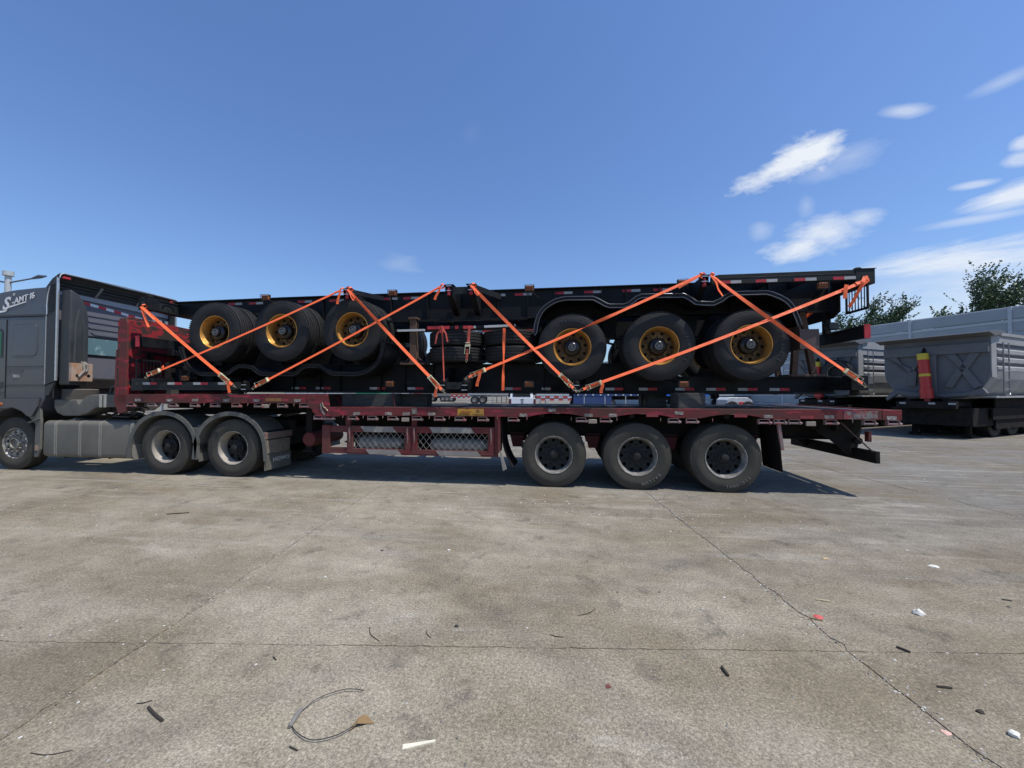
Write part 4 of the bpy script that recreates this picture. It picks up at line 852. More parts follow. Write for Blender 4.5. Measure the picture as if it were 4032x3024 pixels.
# mudguards of the lower chassis and its right corner box stay as built; loose spare tyres between the two chassis
for i, (x, y, z, lb) in enumerate([(-1.90, .60, 2.165, 'black spare tyre lying flat, bottom of the left pile between the chassis'), (-1.90, .61, 2.44, 'black spare tyre lying flat, top of the left pile under the red bar'), (-.90, .60, 2.165, 'black spare tyre lying flat, bottom of the right pile beside the gold wheel'), (-.92, .62, 2.44, 'black spare tyre lying flat, top of the right pile beside the gold wheel')]):
    o = rootobj('spare_tyre', (x, y, z), lb, 'tyre', 'spare tyres lying flat between the two chassis', ME['tyn']); o.rotation_euler = (math.pi / 2, 0, i * .4); o.scale = (.93, .97, .93)
def guardbar(p0, p1, segs, w, h, label):
    mb = MB(); mb.bar(p0, p1, w, h); o = mb.thing('guard_rail', WTR if segs[0] == 'w' else REDP, label, 'guard rail', 'side guard rails lashed on the tyres')
    p0, p1 = Vector(p0), Vector(p1)
    for a, b, mm in segs[1]:
        q = MB(); q.bar(p0.lerp(p1, a), p0.lerp(p1, b), w + .004, h + .004); q.part('paint_stripe', mm, o)
guardbar((-2.30, .12, 2.605), (-1.52, .12, 2.60), ('r', [(.5, .62, BLK), (.7, .8, BLK)]), .05, .05, 'red loose guard rail lying on the left tyre pile')
guardbar((-1.50, .12, 2.60), (-.80, .12, 2.615), ('w', [(.06, .26, BLK), (.86, .98, BLK)]), .05, .035, 'white and black guard rail lying over the right tyre pile')
guardbar((-2.98, .30, 2.60), (-2.42, .30, 2.60), ('w', [(.0, .12, BLK)]), .04, .035, 'white guard rail left of the brown post')
guardbar((-2.35, .55, 2.585), (-.55, .55, 2.60), ('r', [(.3, .5, WTR), (.7, .85, WTR)]), .05, .03, 'red and white guard rail lying farther back on both tyre piles')
# brown posts and trestles standing between the two chassis
mb = MB(); mb.box(-2.70, -2.58, .32, .44, 2.03, 2.80); mb.prism([(-2.73, 2.80), (-2.55, 2.80), (-2.57, 2.835), (-2.71, 2.835)], 'y', .30, .46); mb.box(-2.86, -2.42, .28, .48, 2.0, 2.028); mb.bar((-2.83, .38, 2.03), (-2.70, .38, 2.15), .02, .02); mb.bar((-2.45, .38, 2.03), (-2.58, .38, 2.14), .02, .02)
mb.thing('support_post', RUST, 'rusty brown steel post standing between the two chassis, left of the spare tyres', 'post', bevel=.004)
mb = MB(); mb.bar((3.76, .66, 2.80), (3.68, .66, 1.80), .085, .085); mb.bar((3.84, .70, 2.80), (4.00, .70, 1.80), .085, .085); mb.box(3.55, 4.12, .55, .85, 1.755, 1.80); mb.bar((3.72, .68, 2.28), (3.92, .68, 2.28), .06, .04)
mb.bar((3.80, .6, 2.80), (3.80, 1.9, 2.80), .08, .06); mb.bar((3.76, 1.70, 2.80), (3.68, 1.70, 1.80), .085, .085); mb.bar((3.84, 1.74, 2.80), (4.00, 1.74, 1.80), .085, .085); mb.box(3.55, 4.12, 1.60, 1.90, 1.755, 1.80)
mb.thing('support_trestle', RUST, 'dark brown steel trestle holding up the rear of the upper chassis', 'trestle', bevel=.004)
# polished air tank at the left end of the lower chassis
mb = MB(); mb.lathe([(0, 0), (.06, .004), (.085, .02), (.095, .05), (.095, .95), (.08, .99), (0, 1.0)], 24, (-6.93, .75, 2.33)); a_ = mb.thing('air_tank', mat('white_metal_tank', (.66, .68, .66), .35), 'white rounded air tank end sticking up beside the leftmost gold wheel', 'tank', smooth=40)
mb = MB(); mb.box(-7.4, -6.6, .85, 1.0, 1.75, 2.2); mb.box(-7.5, -7.1, .5, .9, 1.77, 1.95)
for k in range(3): mb.lathe([(0, -.06), (.06, -.05), (.075, 0), (.06, .05), (0, .06)], 14, (-7.35 + k * .19, .52, 1.98), ax='z')
mb.tube([(-7.2, .45, 1.85), (-7.0, .42, 2.1), (-6.8, .5, 2.05), (-6.6, .45, 2.2)], .014, 6)
mb.thing('suspension_valve_set', BLKD, 'black valves and hoses clustered at the left end of the lower chassis', 'machinery', smooth=35)
# ------------------------------------------------------------------ orange ratchet straps
def ribbon(mb, pts, w, th=.004, twist=None, face=Vector((0, -.8, .55))):
    pts = [Vector(p) for p in pts]; n = len(pts); base = len(mb.v)
    for i, p in enumerate(pts):
        d = (pts[min(i + 1, n - 1)] - pts[max(i - 1, 0)]).normalized(); s = d.cross(face); s = s.normalized() if s.length > .05 else Vector((1, 0, 0)); nn = s.cross(d)
        a = 0
        if twist:
            t = i / (n - 1)
            for t0, t1, ang in twist: a += ang * min(1, max(0, (t - t0) / (t1 - t0)))
        s2 = s * math.cos(a) + nn * math.sin(a); n2 = nn * math.cos(a) - s * math.sin(a)
        for q, r_ in ((-1, -1), (1, -1), (1, 1), (-1, 1)): mb.v.append(tuple(p + s2 * q * w / 2 + n2 * r_ * th / 2))
    for i in range(n - 1):
        for k in range(4): mb.f.append((base + i * 4 + k, base + i * 4 + (k + 1) % 4, base + i * 4 + 4 + (k + 1) % 4, base + i * 4 + 4 + k))
    mb.f += [tuple(base + k for k in range(4)), tuple(base + (n - 1) * 4 + k for k in range(4))]
def line(a, b, n=28, sag=.0, y=None):
    a, b = Vector(a), Vector(b); return [a.lerp(b, i / n) + Vector((0, 0, -sag * 4 * (i / n) * (1 - i / n))) for i in range(n + 1)]
def strap(label, knot, hook, ratchet_at=.0, tail=None, y=-.035, w=.050, sag=.012, twist=None, tight=True, wrap=True, loose=None, ori=None, buckle=True):
    """knot = upper tied end, hook = hooked lower end carrying the ratchet"""
    K, H = Vector((knot[0], y, knot[1])), Vector((hook[0], y, hook[1]))
    root = rootobj('ratchet_strap', (H.x, H.y, H.z), label, 'strap', 'orange ratchet straps crossing over the load')
    d = (K - H).normalized(); L = (K - H).length; up_ = Vector((-d.z, 0, d.x)); up_ = up_ if up_.z > 0 else -up_
    R0 = H + d * .10; R1 = H + d * .36
    mb = MB(); path = line(R1 if buckle else H, K, 30, sag); ribbon(mb, path, w, twist=twist)
    if wrap:                                      # knot around the lock
        mb2 = [K + Vector((.0, 0, 0)), K + Vector((.02, -.012, .03)), K + Vector((.045, .02, .045)), K + Vector((.05, .06, .02)), K + Vector((.02, .02, -.03)), K + Vector((-.015, -.015, -.01))]
        ribbon(mb, mb2, w * .8); ribbon(mb, [K + d * -.02 + Vector((0, -.01, 0)), K - d * .10 + Vector((0, -.014, 0)), K - d * .19 + Vector((0, -.010, -.015))], w * .62)
    mb.part('webbing', OR, root, smooth=40)
    if buckle:
        mb = MB(); ribbon(mb, [H + d * .05, R0, R1 + d * .01], w * .92); mb.part('short_webbing', OR, root)
        mb = MB()
        for s in (-1, 1):
            a = R0 + d * .04 + up_ * s * .031 + Vector((0, -.012, 0)); b = R1 - d * .0 + up_ * s * .031 + Vector((0, -.012, 0)); mb.bar(a, b, .030, .0045, up=up_)
        mb.tube([R0 + d * .06 - up_ * .034 + Vector((0, -.015, 0)), R0 + d * .06 + up_ * .034 + Vector((0, -.015, 0))], .008, 8)
        ce = R1 - d * .03 + Vector((0, -.018, 0)); mb.tube([ce - up_ * .036, ce + up_ * .036], .022, 10)
        rb = mb.part('ratchet_buckle', BRASS, root, smooth=35)
        mb = MB(); h0 = R1 - d * .04 + Vector((0, -.028, 0)); h1 = R0 + d * .0 + Vector((0, -.045, 0))
        for s in (-1, 1): mb.tube([h0 + up_ * s * .028, h1 + up_ * s * .040], .0045, 6)
        mb.tube([h1 - up_ * .046, h1 + up_ * .046], .006, 8); mb.part('handle', STEEL, rb)
        mb = MB()
        for s in (-1, 1): mb.tube([H + d * .055 + up_ * s * .024, H + d * .03 + up_ * s * .016, H - d * .02 + up_ * s * .004, H - d * .035 - up_ * s * .012 + Vector((0, .012, 0)), H - d * .01 - up_ * .02 + Vector((0, .025, 0))], .0042, 6)
        mb.part('wire_hook', STEEL, root)
    if tail:
        o_, v_, L_ = tail; p = H + d * o_ + Vector((0, -.03, 0)); v = Vector((v_[0], 0, v_[1])).normalized()
        mb = MB(); ribbon(mb, [p, p + v * L_ * .4 + Vector((.008, -.01, 0)), p + v * L_ * .75 + Vector((-.006, .004, 0)), p + v * L_], w * .95); mb.part('loose_end', OR, root, smooth=40)
    if loose:
        for v_, L_ in loose:
            v = Vector((v_[0], 0, v_[1])).normalized(); p = K + Vector((0, -.012, 0)); mb = MB(); ribbon(mb, [p, p + v * L_ * .35 + Vector((.012, -.012, 0)), p + v * L_ * .7 + Vector((-.008, .004, 0)), p + v * L_], w * .8, twist=[(0, 1, .5)]); mb.part('knot_end', OR, root, smooth=40)
    return root
strap('leftmost orange strap running down right from the front corner to below the first gold wheel', (-7.70, 3.09), (-5.78, 1.62), y=-.05, tail=(.14, (.25, -1), .20), loose=[((.45, -1), .42), ((.9, -.75), .38)], twist=[(.8, 1, .9)])
strap('orange strap rising from the deck left end to the lock above the third wheel', (-3.80, 3.26), (-7.62, 1.795), y=-.03, tail=(.42, (.3, 1), .05), sag=.02, loose=[((-.2, -1), .24)])
strap('orange strap rising from below the second gold wheel to the left middle lock', (-2.02, 3.26), (-5.43, 1.59), y=-.04, sag=.015, loose=[((-.45, -1), .24)])
strap('orange strap falling right from the red lock over the third gold wheel', (-3.64, 3.26), (-1.96, 1.525), y=-.055, tail=(.16, (-.1, -1), .2), twist=[(.45, .75, 1.0)], loose=[((.6, -1), .22)])
strap('orange strap rising from the middle of the lower chassis across the first right gold wheel', (2.03, 3.28), (-1.59, 1.745), y=-.04, tail=(.26, (-.22, -1), .24), twist=[(.42, .62, math.pi)], sag=.02, loose=[((-.9, -.5), .36)])
strap('orange strap falling right from the right middle lock to below the first right gold wheel', (-1.50, 3.25), (.17, 1.545), y=-.055, twist=[(.3, .7, .5)], loose=[((.7, -1), .2)])
strap('long orange strap rising across the two rightmost gold wheels to the top corner', (4.22, 3.09), (.24, 1.545), y=-.05, tail=(.36, (-.1, -1), .17), sag=.03, wrap=False, loose=[((-.25, -1), .01)])
strap('rightmost orange strap falling from the red lock to the lower chassis end', (2.18, 3.27), (4.24, 1.61), y=-.06, twist=[(.1, .35, .7), (.6, .8, -.5)], loose=[((.5, -1), .36)], sag=.02, w=.052)
# wrap of the long strap at the rear corner: passes up to the lock hole and back
mb = MB(); ribbon(mb, [(4.15, -.055, 3.075), (4.24, -.05, 3.10), (4.28, -.035, 3.17), (4.30, -.03, 3.18), (4.31, -.04, 3.12), (4.24, -.04, 3.06), (4.20, -.03, 2.98), (4.16, .02, 2.84), (4.12, .05, 2.76)], .05, twist=[(.5, .8, .6)])
ribbon(mb, [(4.02, -.066, 3.06), (4.00, -.075, 3.0), (3.99, -.07, 2.86)], .05)
mb.thing('strap_loop', OR, 'orange strap loop tied through the hole of the rear top corner', 'strap', smooth=40)
mb = MB(); ribbon(mb, [(3.95, .75, 2.78), (3.62, .95, 2.45), (3.38, 1.1, 2.2), (3.2, 1.2, 1.95)], .05, face=Vector((.5, -1, 0)))
ribbon(mb, [(4.05, .72, 2.86), (3.85, .80, 2.68)], .05)
mb.thing('lashing_strap', OR, 'orange strap slanting behind the brown trestle at the rear end', 'strap')
# thin lashings around the tyre piles
mb = MB(); ribbon(mb, line((-2.0, -.02, 2.56), (-1.965, -.02, 1.70), 14), .022, twist=[(.3, .9, .8)]); 
for v in ((-.11, -.25), (.10, -.22)): ribbon(mb, [(-2.0, -.03, 2.58), (-2.0 + v[0] * .7, -.045, 2.55 + v[1] * .3), (-2.0 + v[0], -.04, 2.56 + v[1])], .026)
mb.tube([(-2.03, -.04, 2.56), (-2.0, -.05, 2.60), (-1.97, -.05, 2.56), (-1.99, -.05, 2.48), (-2.02, -.05, 2.50), (-1.98, -.05, 2.56)], .012, 6)
mb.thing('knotted_lashing', ORL, 'thin faded red lashing tied in a knot over the left tyre pile', 'strap', smooth=40)
mb = MB(); ribbon(mb, line((-1.535, -.03, 2.60), (-1.56, -.03, 2.26), 6), .042); ribbon(mb, line((-1.57, -.03, 2.22), (-1.585, -.03, 2.04), 4), .036)
r_ = mb.thing('short_ratchet_strap', ORL, 'short faded strap hanging between the tyre piles with a small ratchet', 'strap')
mb = MB(); mb.box(-1.60, -1.52, -.055, -.035, 2.26, 2.30); mb.box(-1.595, -1.525, -.06, -.035, 2.315, 2.33); mb.tube([(-1.60, -.055, 2.28), (-1.61, -.06, 2.14), (-1.53, -.06, 2.14), (-1.525, -.055, 2.28)], .005, 6); mb.tube([(-1.60, -.03, 2.05), (-1.59, -.03, 2.00), (-1.565, -.03, 2.05)], .005, 6); mb.part('ratchet_buckle', BRASS, r_)
mb = MB(); ribbon(mb, line((-.965, -.02, 2.55), (-.985, -.02, 1.545), 24), .044, twist=[(.2, .45, 1.2), (.6, .9, -1.2)]); mb.thing('lashing_strap', OR, 'narrow orange strap hanging straight down over the right tyre pile', 'strap', smooth=40)
# ------------------------------------------------------------------ tractor unit
TR = rootobj('tractor_truck', (-8.6, 1.2, 0), 'dark grey-blue tractor unit at the left edge with a high roof spoiler', 'truck')
def tp(mb_, n, m, **k): return mb_.part(n, m, TR, **k)
XB = -9.90
# cab shell: side profile, slightly narrower than the deflector
roof = [(-12.05, 2.95), (-11.7, 3.22), (-11.3, 3.40), (-10.99, 3.487), (-10.628, 3.525), (-10.2, 3.548), (XB, 3.555)]
mb = MB(); mb.prism([(-12.15, 1.05), (-12.25, 1.7), (-12.2, 2.3), (-12.05, 2.94), (-11.9, 2.995), (XB, 2.992), (XB, 1.40), (-10.05, 1.16), (-10.20, 1.06), (-10.3, 1.10), (-10.45, 1.18), (-10.65, 1.22), (-10.9, 1.17), (-11.1, 1.05)], 'y', .02, 2.32)
tp(mb, 'cab_body', CAB, bevel=.02, seg=2)
mb = MB(); mb.prism([(-12.0, 3.0)] + roof[1:] + [(XB, 3.0)], 'y', .015, 2.325); tp(mb, 'roof_fairing', CAB, bevel=.03, seg=2)
mb = MB(); mb.box(-12.1, XB + .001, .008, .0195, 2.992, 3.004); tp(mb, 'roof_seam', HUBB)
# door and panels
mb = MB(); mb.prism([(-12.0, 1.50), (-10.84, 1.52), (-10.84, 2.945), (-11.8, 2.945), (-12.05, 2.3)], 'y', .008, .0185); dr = tp(mb, 'door', CAB, bevel=.006)
mb = MB(); mb.prism([(-11.85, 2.25), (-10.885, 2.20), (-10.885, 2.70), (-10.93, 2.76), (-11.75, 2.76)], 'y', .001, .0075); wf = mb.part('window_frame', HUBB, dr, bevel=.004)
mb = MB(); mb.prism([(-11.80, 2.28), (-10.925, 2.235), (-10.925, 2.66), (-10.96, 2.72), (-11.72, 2.72)], 'y', -.003, .0005); mb.part('door_window', GLG, dr)
mb = MB(); mb.box(-10.98, -10.87, -.008, .007, 1.60, 1.72); mb.part('door_handle', DEFL, dr, bevel=.02, seg=2)
# blind rear side window pressed into the sleeper wall
pts = []
for cx, cz, a0 in ((-10.185, 2.775, 0), (-10.60, 2.775, 90), (-10.60, 2.30, 180), (-10.185, 2.30, 270)):
    for k in range(5): a = R(a0 + k * 22.5); pts.append((cx + .07 * math.cos(a), cz + .07 * math.sin(a)))
mb = MB(); mb.tube([(x, .018, z) for x, z in pts] + [(pts[0][0], .018, pts[0][1])], .009, 6, cap=False); tp(mb, 'pressed_window_edge', CAB, smooth=True)
mb = MB(); mb.prism(pts, 'y', .012, .0195); tp(mb, 'blind_window_panel', CAB, bevel=.004)
mb = MB(); mb.box(-10.80, XB - .02, .010, .0195, 2.016, 2.024); mb.box(-10.83, -10.824, .010, .0195, 1.2, 2.94); mb.box(-10.95, XB, .012, .0195, 1.655, 1.663); mb.box(-11.6, -9.98, .012, .0195, 1.40, 1.408); tp(mb, 'panel_seam', HUBB)
mb = MB(); mb.prism([(-11.4, 1.395), (-10.0, 1.395), (-10.02, 1.25), (-10.16, 1.045), (-10.26, 1.06), (-10.38, 1.15), (-10.6, 1.225), (-10.9, 1.20), (-11.2, 1.10)], 'y', -.01, .018); tp(mb, 'lower_skirt', CAB, bevel=.008, seg=2)
mb = MB(); mb.lathe([(0, -.02), (.03, -.016), (.034, 0)], 14, (-10.865, -.010, 1.285)); mb2_ = tp(mb, 'indicator_lamp', AMBER, smooth=True)
# logo on the roof fairing
lg = textmb('S-AMT16', 1, .001, shear=.35, bold=.035)
s0 = textmb('S', .34, .0015, shear=.3, bold=.008); s0.xform(Matrix.Translation((-10.86, .005, 3.245)) @ FRONT)
w0 = textmb('-AMT I6', .160, .0015, shear=.3, bold=.002); w0.xform(Matrix.Translation((-10.45, .005, 3.335)) @ Matrix.Rotation(R(-13), 4, 'Y') @ FRONT); s0.add(w0.v, w0.f)
s0.prism([(-10.78, 3.165), (-10.36, 3.27), (-10.38, 3.285), (-10.80, 3.195)], 'y', .003, .0065); s0.prism([(-11.05, 3.07), (-10.86, 3.09), (-10.80, 3.13), (-10.98, 3.115)], 'y', .003, .0065)
s0.lathe([(.016, .006), (.016, .003), (.024, .003), (.024, .006)], 14, (-10.66, 0, 3.43)); s0.prism([(-10.27, 3.43), (-10.20, 3.455), (-10.25, 3.41), (-10.30, 3.41)], 'y', .003, .0065)
s0.part('roof_logo', WHT, TR)
writing('准乘2人', .17, .062, (-10.56, .010, 1.835), FRONT, mat('pale_print', (.5, .52, .54), .6), TR, 'door_lettering')
writing('最大允许总质量', .36, .06, (-10.60, .010, 1.935), FRONT, mat('faded_print', (.11, .12, .14), .6), TR, 'door_lettering')
# side wind deflector behind the cab with louvres
mb = MB(); mb.prism([(XB + .004, 1.66), (-9.66, 1.735), (-9.66, 3.70), (-9.70, 3.78), (XB + .10, 3.62), (XB + .004, 3.555)], 'y', .012, .05); mb.prism([(XB + .004, 1.44), (XB + .08, 1.46), (-9.68, 1.72), (XB + .004, 1.655)], 'y', .02, .06); tp(mb, 'side_deflector', DEFL, bevel=.008)
mb = MB(); mb.prism([(XB + .004, 1.44), (XB + .08, 1.46), (-9.68, 1.72), (XB + .004, 1.655)], 'y', 2.29, 2.33); mb.prism([(XB + .004, 1.66), (-9.66, 1.735), (-9.66, 3.70), (XB + .10, 3.62), (XB + .004, 3.555)], 'y', 2.29, 2.33); tp(mb, 'side_deflector', DEFL)
mb = MB(); mb.tube([(XB + .02, .008, 3.02), (XB + .01, .008, 3.2), (XB + .03, .008, 3.4), (XB + .08, .008, 3.56)], .012, 6); mb.box(XB - .005, XB + .008, .006, .016, 1.67, 3.02); tp(mb, 'deflector_trim', SILV)
for k in range(13):
    z = 3.06 + k * .042; dx = .03 * (k / 13) ** 2
    mb = MB(); mb.prism([(XB + .05 + dx, z), (-9.72, z + .03), (-9.72, z + .045), (XB + .05 + dx, z + .015)], 'y', -.002, .0115); tp(mb, 'louvre', HUBB)
mb = MB(); mb.box(-9.665, -9.635, -.004, .03, 1.74, 3.72); tp(mb, 'edge_trim', SILV, bevel=.005)
mb = MB(); mb.box(-9.665, -9.635, 2.31, 2.344, 1.74, 3.70); tp(mb, 'edge_trim', SILV, bevel=.005)
# roof spoiler wrapping over the top rear
mb = MB(); mb.prism([(XB - .05, 3.55), (-9.80, 3.72), (-9.66, 3.805), (-9.60, 3.815), (-9.60, 3.79), (-9.68, 3.77), (-9.83, 3.62), (XB + .06, 3.50)], 'y', .02, 2.32); tp(mb, 'roof_spoiler', DEFL, bevel=.006)
mb = MB(); mb.tube([(-9.60, .0, 3.72), (-9.60, .02, 3.79), (-9.60, .07, 3.815), (-9.60, 1.2, 3.83), (-9.60, 2.25, 3.815), (-9.60, 2.32, 3.79), (-9.60, 2.34, 3.70)], .011, 8); tp(mb, 'spoiler_edge', SILV, smooth=True)
for yy in (.12, 2.20): mb = MB(); mb.box(-9.655, -9.60, yy - .06, yy + .06, 3.715, 3.765); tp(mb, 'rear_marker_lamp', REDL, bevel=.015, seg=2)
for yy in (.75, 1.55): mb = MB(); mb.bar((-9.86, yy, 3.48), (-9.66, yy, 3.70), .04, .015); tp(mb, 'spoiler_strut', mat('strut_grey', (.25, .25, .24), .5), )
for k in range(3): mb = MB(); mb.box(-9.80 + k * .03, -9.78 + k * .03, .1, 2.25, 3.56 + k * .06, 3.575 + k * .06); tp(mb, 'spoiler_rib', DEFL)
# rear wall of the cab, pressed ribs, window, tape
mb = MB(); mb.box(XB, -9.87, .06, 2.30, 1.80, 3.50); tp(mb, 'cab_rear_wall', CABB, bevel=.01)
mb = MB(); mb.prism([(.1, 3.44), (2.29, 3.36), (2.29, 3.50), (.1, 3.54)], 'x', -9.869, -9.84); tp(mb, 'rear_roof_band', mat('pale_band', (.30, .31, .33), .5))
nt_ = 12
for k in range(nt_):
    y0 = .40 + k * .145; z0 = 3.36 - .028 * k * .6
    mb = MB(); mb.prism([(y0, z0), (y0 + .144, z0 - .016), (y0 + .144, z0 + .042), (y0, z0 + .058)], 'x', -9.868, -9.8655); tp(mb, 'tape_patch', TAPEC if k % 2 == 0 else TAPEB)
for (z, y0, y1) in ((3.17, .55, 1.85), (3.04, .60, 1.9), (2.91, .62, 1.95), (2.78, .70, 2.0)):
    mb = MB(); mb.prism([(y0, z), (y1, z - .02), (y1 + .04, z - .07), (y0 + .07, z - .055)], 'x', -9.868, -9.856); tp(mb, 'pressed_rib', CABB, bevel=.005, seg=2)
mb = MB(); mb.box(-9.869, -9.861, .48, 1.30, 2.26, 2.70); rw = tp(mb, 'rear_window_frame', HUBB, bevel=.02, seg=2)
mb = MB(); mb.box(-9.860, -9.856, .53, 1.26, 2.31, 2.655); mb.part('rear_window', CURT, rw)
mb = MB(); mb.box(-9.869, -9.862, .40, .41, 1.8, 3.3); mb.box(-9.869, -9.862, .42, 2.2, 2.85, 2.858); tp(mb, 'wall_seam', HUBB)
mb = MB(); mb.box(-10.1, -9.80, .2, 2.2, 1.58, 1.80); tp(mb, 'cab_rear_sill', BLKD, bevel=.02)
for yy in (1.9, 2.05, 2.2): mb = MB(); mb.box(-9.86, -9.80, yy, yy + .06, 2.85, 3.28); tp(mb, 'vertical_rail', mat('rail_grey', (.22, .23, .25), .5))
# intake snorkel, bellows and big curved duct
mb = MB(); mb.prism([(.045, 1.66), (.36, 1.66), (.365, 2.6), (.36, 2.95), (.33, 3.15), (.27, 3.32), (.18, 3.44), (.06, 3.50)], 'x', -9.64, -9.42); sn = tp(mb, 'intake_snorkel', DEFL, bevel=.03, seg=3, smooth=40)
mb = MB(); mb.tube([(-9.418, .13, 1.75), (-9.414, .14, 2.8), (-9.43, .20, 3.15)], .02, 8); mb.tube([(-9.417, .27, 1.75), (-9.414, .28, 2.7), (-9.43, .24, 3.1)], .012, 8); mb.part('duct_ridge', DEFL, sn, smooth=True)
mb = MB(); pr = []
for k in range(10): z = 1.38 + k * .021; pr += [(.26, z), (.235, z + .0105)]
mb.lathe(pr, 24, (-9.575, .36, 0), ax='z'); mb.lathe([(.0, 1.372), (.25, 1.375)], 24, (-9.585, .36, 0), ax='z'); mb.lathe([(.0, 1.595), (.25, 1.59)], 24, (-9.585, .36, 0), ax='z'); tp(mb, 'rubber_bellows', mat('grey_bellows', (.15, .145, .13), .75, dirt=DUST, amt=.4, scale=8), smooth=20)
mb = MB(); mb.prism([(-9.84, 1.375), (-9.835, 1.22), (-9.77, 1.12), (-9.62, 1.06), (-9.25, 1.065), (-9.05, 1.12), (-8.93, 1.20), (-8.84, 1.235), (-8.28, 1.235), (-8.25, 1.30), (-8.28, 1.465), (-8.84, 1.475), (-9.0, 1.47), (-9.12, 1.43), (-9.20, 1.36), (-9.24, 1.305), (-9.28, 1.295), (-9.31, 1.375)], 'y', .12, .50); dct = tp(mb, 'intake_duct', FENDG, bevel=.07, seg=4, smooth=50)
for x in (-8.80, -8.70): mb = MB(); mb.box(x, x + .05, .112, .3, 1.232, 1.48); mb.part('duct_clamp', mat('pale_clamp', (.4, .38, .33), .6), dct)
mb = MB(); mb.lathe([(0, 0), (.03, 0), (.035, .03), (.0, .04)], 12, (-9.46, .18, 2.09), ax='z'); mb.box(-9.60, -9.36, .06, .40, 1.73, 2.08); bx_ = tp(mb, 'coolant_box', BOX, bevel=.018, seg=2)
for yy in (.15, .33): mb = MB(); mb.lathe([(0, .002), (.03, .002), (.03, .0)], 16, (-9.36, yy, 1.84), ax='x'); mb.part('box_hole', HUBB, bx_)
mb = MB(); mb.tube([(-9.45, .26, 2.11), (-9.36, .25, 2.09), (-9.34, .24, 2.02), (-9.34, .25, 1.94), (-9.34, .20, 1.88), (-9.34, .16, 1.82)], .020, 6); mb.tube([(-9.42, .30, 2.11), (-9.34, .29, 2.06), (-9.34, .30, 1.98), (-9.34, .27, 1.92)], .018, 6); mb.part('grimy_hose', GRYD, bx_, smooth=True)
# frame rails, valves, cables, batteries behind the cab
for y0 in (.72, 1.62): mb = MB(); mb.box(-11.9, -5.2, y0, y0 + .08, .72, .98); tp(mb, 'frame_rail', BLKD)
mb = MB(); mb.box(-8.05, -5.6, .66, 1.74, 1.08, 1.16); mb.prism([(-7.5, 1.16), (-5.9, 1.16), (-6.1, 1.27), (-7.3, 1.27)], 'y', .75, 1.65); tp(mb, 'fifth_wheel', BLKD)
mb = MB(); mb.box(-8.75, -8.45, .35, .55, 1.56, 1.72); tp(mb, 'valve_block', mat('pale_valve_block', (.33, .32, .26), .6))
rr = random.Random(5)
for k in range(9):
    p = Vector((rr.uniform(-9.0, -8.4), rr.uniform(.2, .7), rr.uniform(1.02, 1.15))); pts = [p]
    for q in range(5): pts.append(pts[-1] + Vector((rr.uniform(-.02, .16), rr.uniform(-.06, .06), rr.uniform(-.06, .07))))
    mb = MB(); mb.tube(pts, rr.choice([.009, .013, .017]), 6); tp(mb, 'air_hose', FENDG if k % 2 else BLKD, smooth=True)
for k in range(5):
    p = Vector((-8.95 + k * .1, .4, 1.5)); mb = MB(); mb.tube([p, p + Vector((.1, -.05, .12)), p + Vector((.25, 0, .2)), p + Vector((.45, .05, .12)), p + Vector((.6, .05, .16))], .012, 6); tp(mb, 'air_hose', mat('hose_grey%d' % k, (.12 + .06 * (k % 3), .12 + .05 * (k % 3), .11), .6), smooth=True)
mb = MB(); mb.box(-9.95, -8.2, .62, .70, .98, 1.05); mb.box(-9.0, -8.4, .5, .7, 1.0, 1.06); tp(mb, 'catwalk', BLKD)
# fuel tank with straps
mb = MB(); pr = []
for cy, cz, a0 in ((.52, .88, 0), (.14, .88, 90), (.14, .36, 180), (.52, .36, 270)):
    for k in range(6): a = R(a0 + k * 18); pr.append((cy + .09 * math.cos(a), cz + .09 * math.sin(a)))
mb.prism(pr, 'x', -9.96, -7.97); tk = tp(mb, 'fuel_tank', TANK, bevel=.02, seg=2, smooth=30)
for x in (-9.70, -9.15, -8.70, -8.01):
    mb = MB(); q = [((cy - .33) * 1.025 + .33, (cz - .62) * 1.02 + .62) for cy, cz in pr]; mb.prism(q, 'x', x, x + .022); mb.prism(q, 'x', x + .045, x + .057); mb.part('tank_strap', TANKB, tk, smooth=30)
mb = MB(); mb.lathe([(0, .05), (.07, .05), (.085, .03), (.085, 0)], 16, (-9.45, .25, .968), ax='z'); mb.box(-9.50, -9.36, .12, .22, .94, .985); mb.part('filler_cap', FENDG, tk, bevel=.01)
for x in (-9.6, -9.05, -8.6): mb = MB(); mb.bar((x, .15, .265), (x + .05, .72, .30), .05, .03); tp(mb, 'tank_bracket', BLKD)
mb = MB(); mb.prism([(-10.30, 1.06), (-10.02, 1.25), (-9.99, .95), (-10.0, .42), (-10.06, .27), (-10.13, .27), (-10.12, .90)], 'y', .03, .07); mb.prism([(-10.25, .92), (-10.0, 1.0), (-10.0, 1.015), (-10.26, .94)], 'y', .0, .06); tp(mb, 'front_mudguard_end', FENDG, bevel=.006)
mb = MB(); mb.box(-10.10, -10.03, .018, .029, .40, .50); tp(mb, 'side_lamp', mat('dull_orange_lens', (.3, .2, .14), .5))
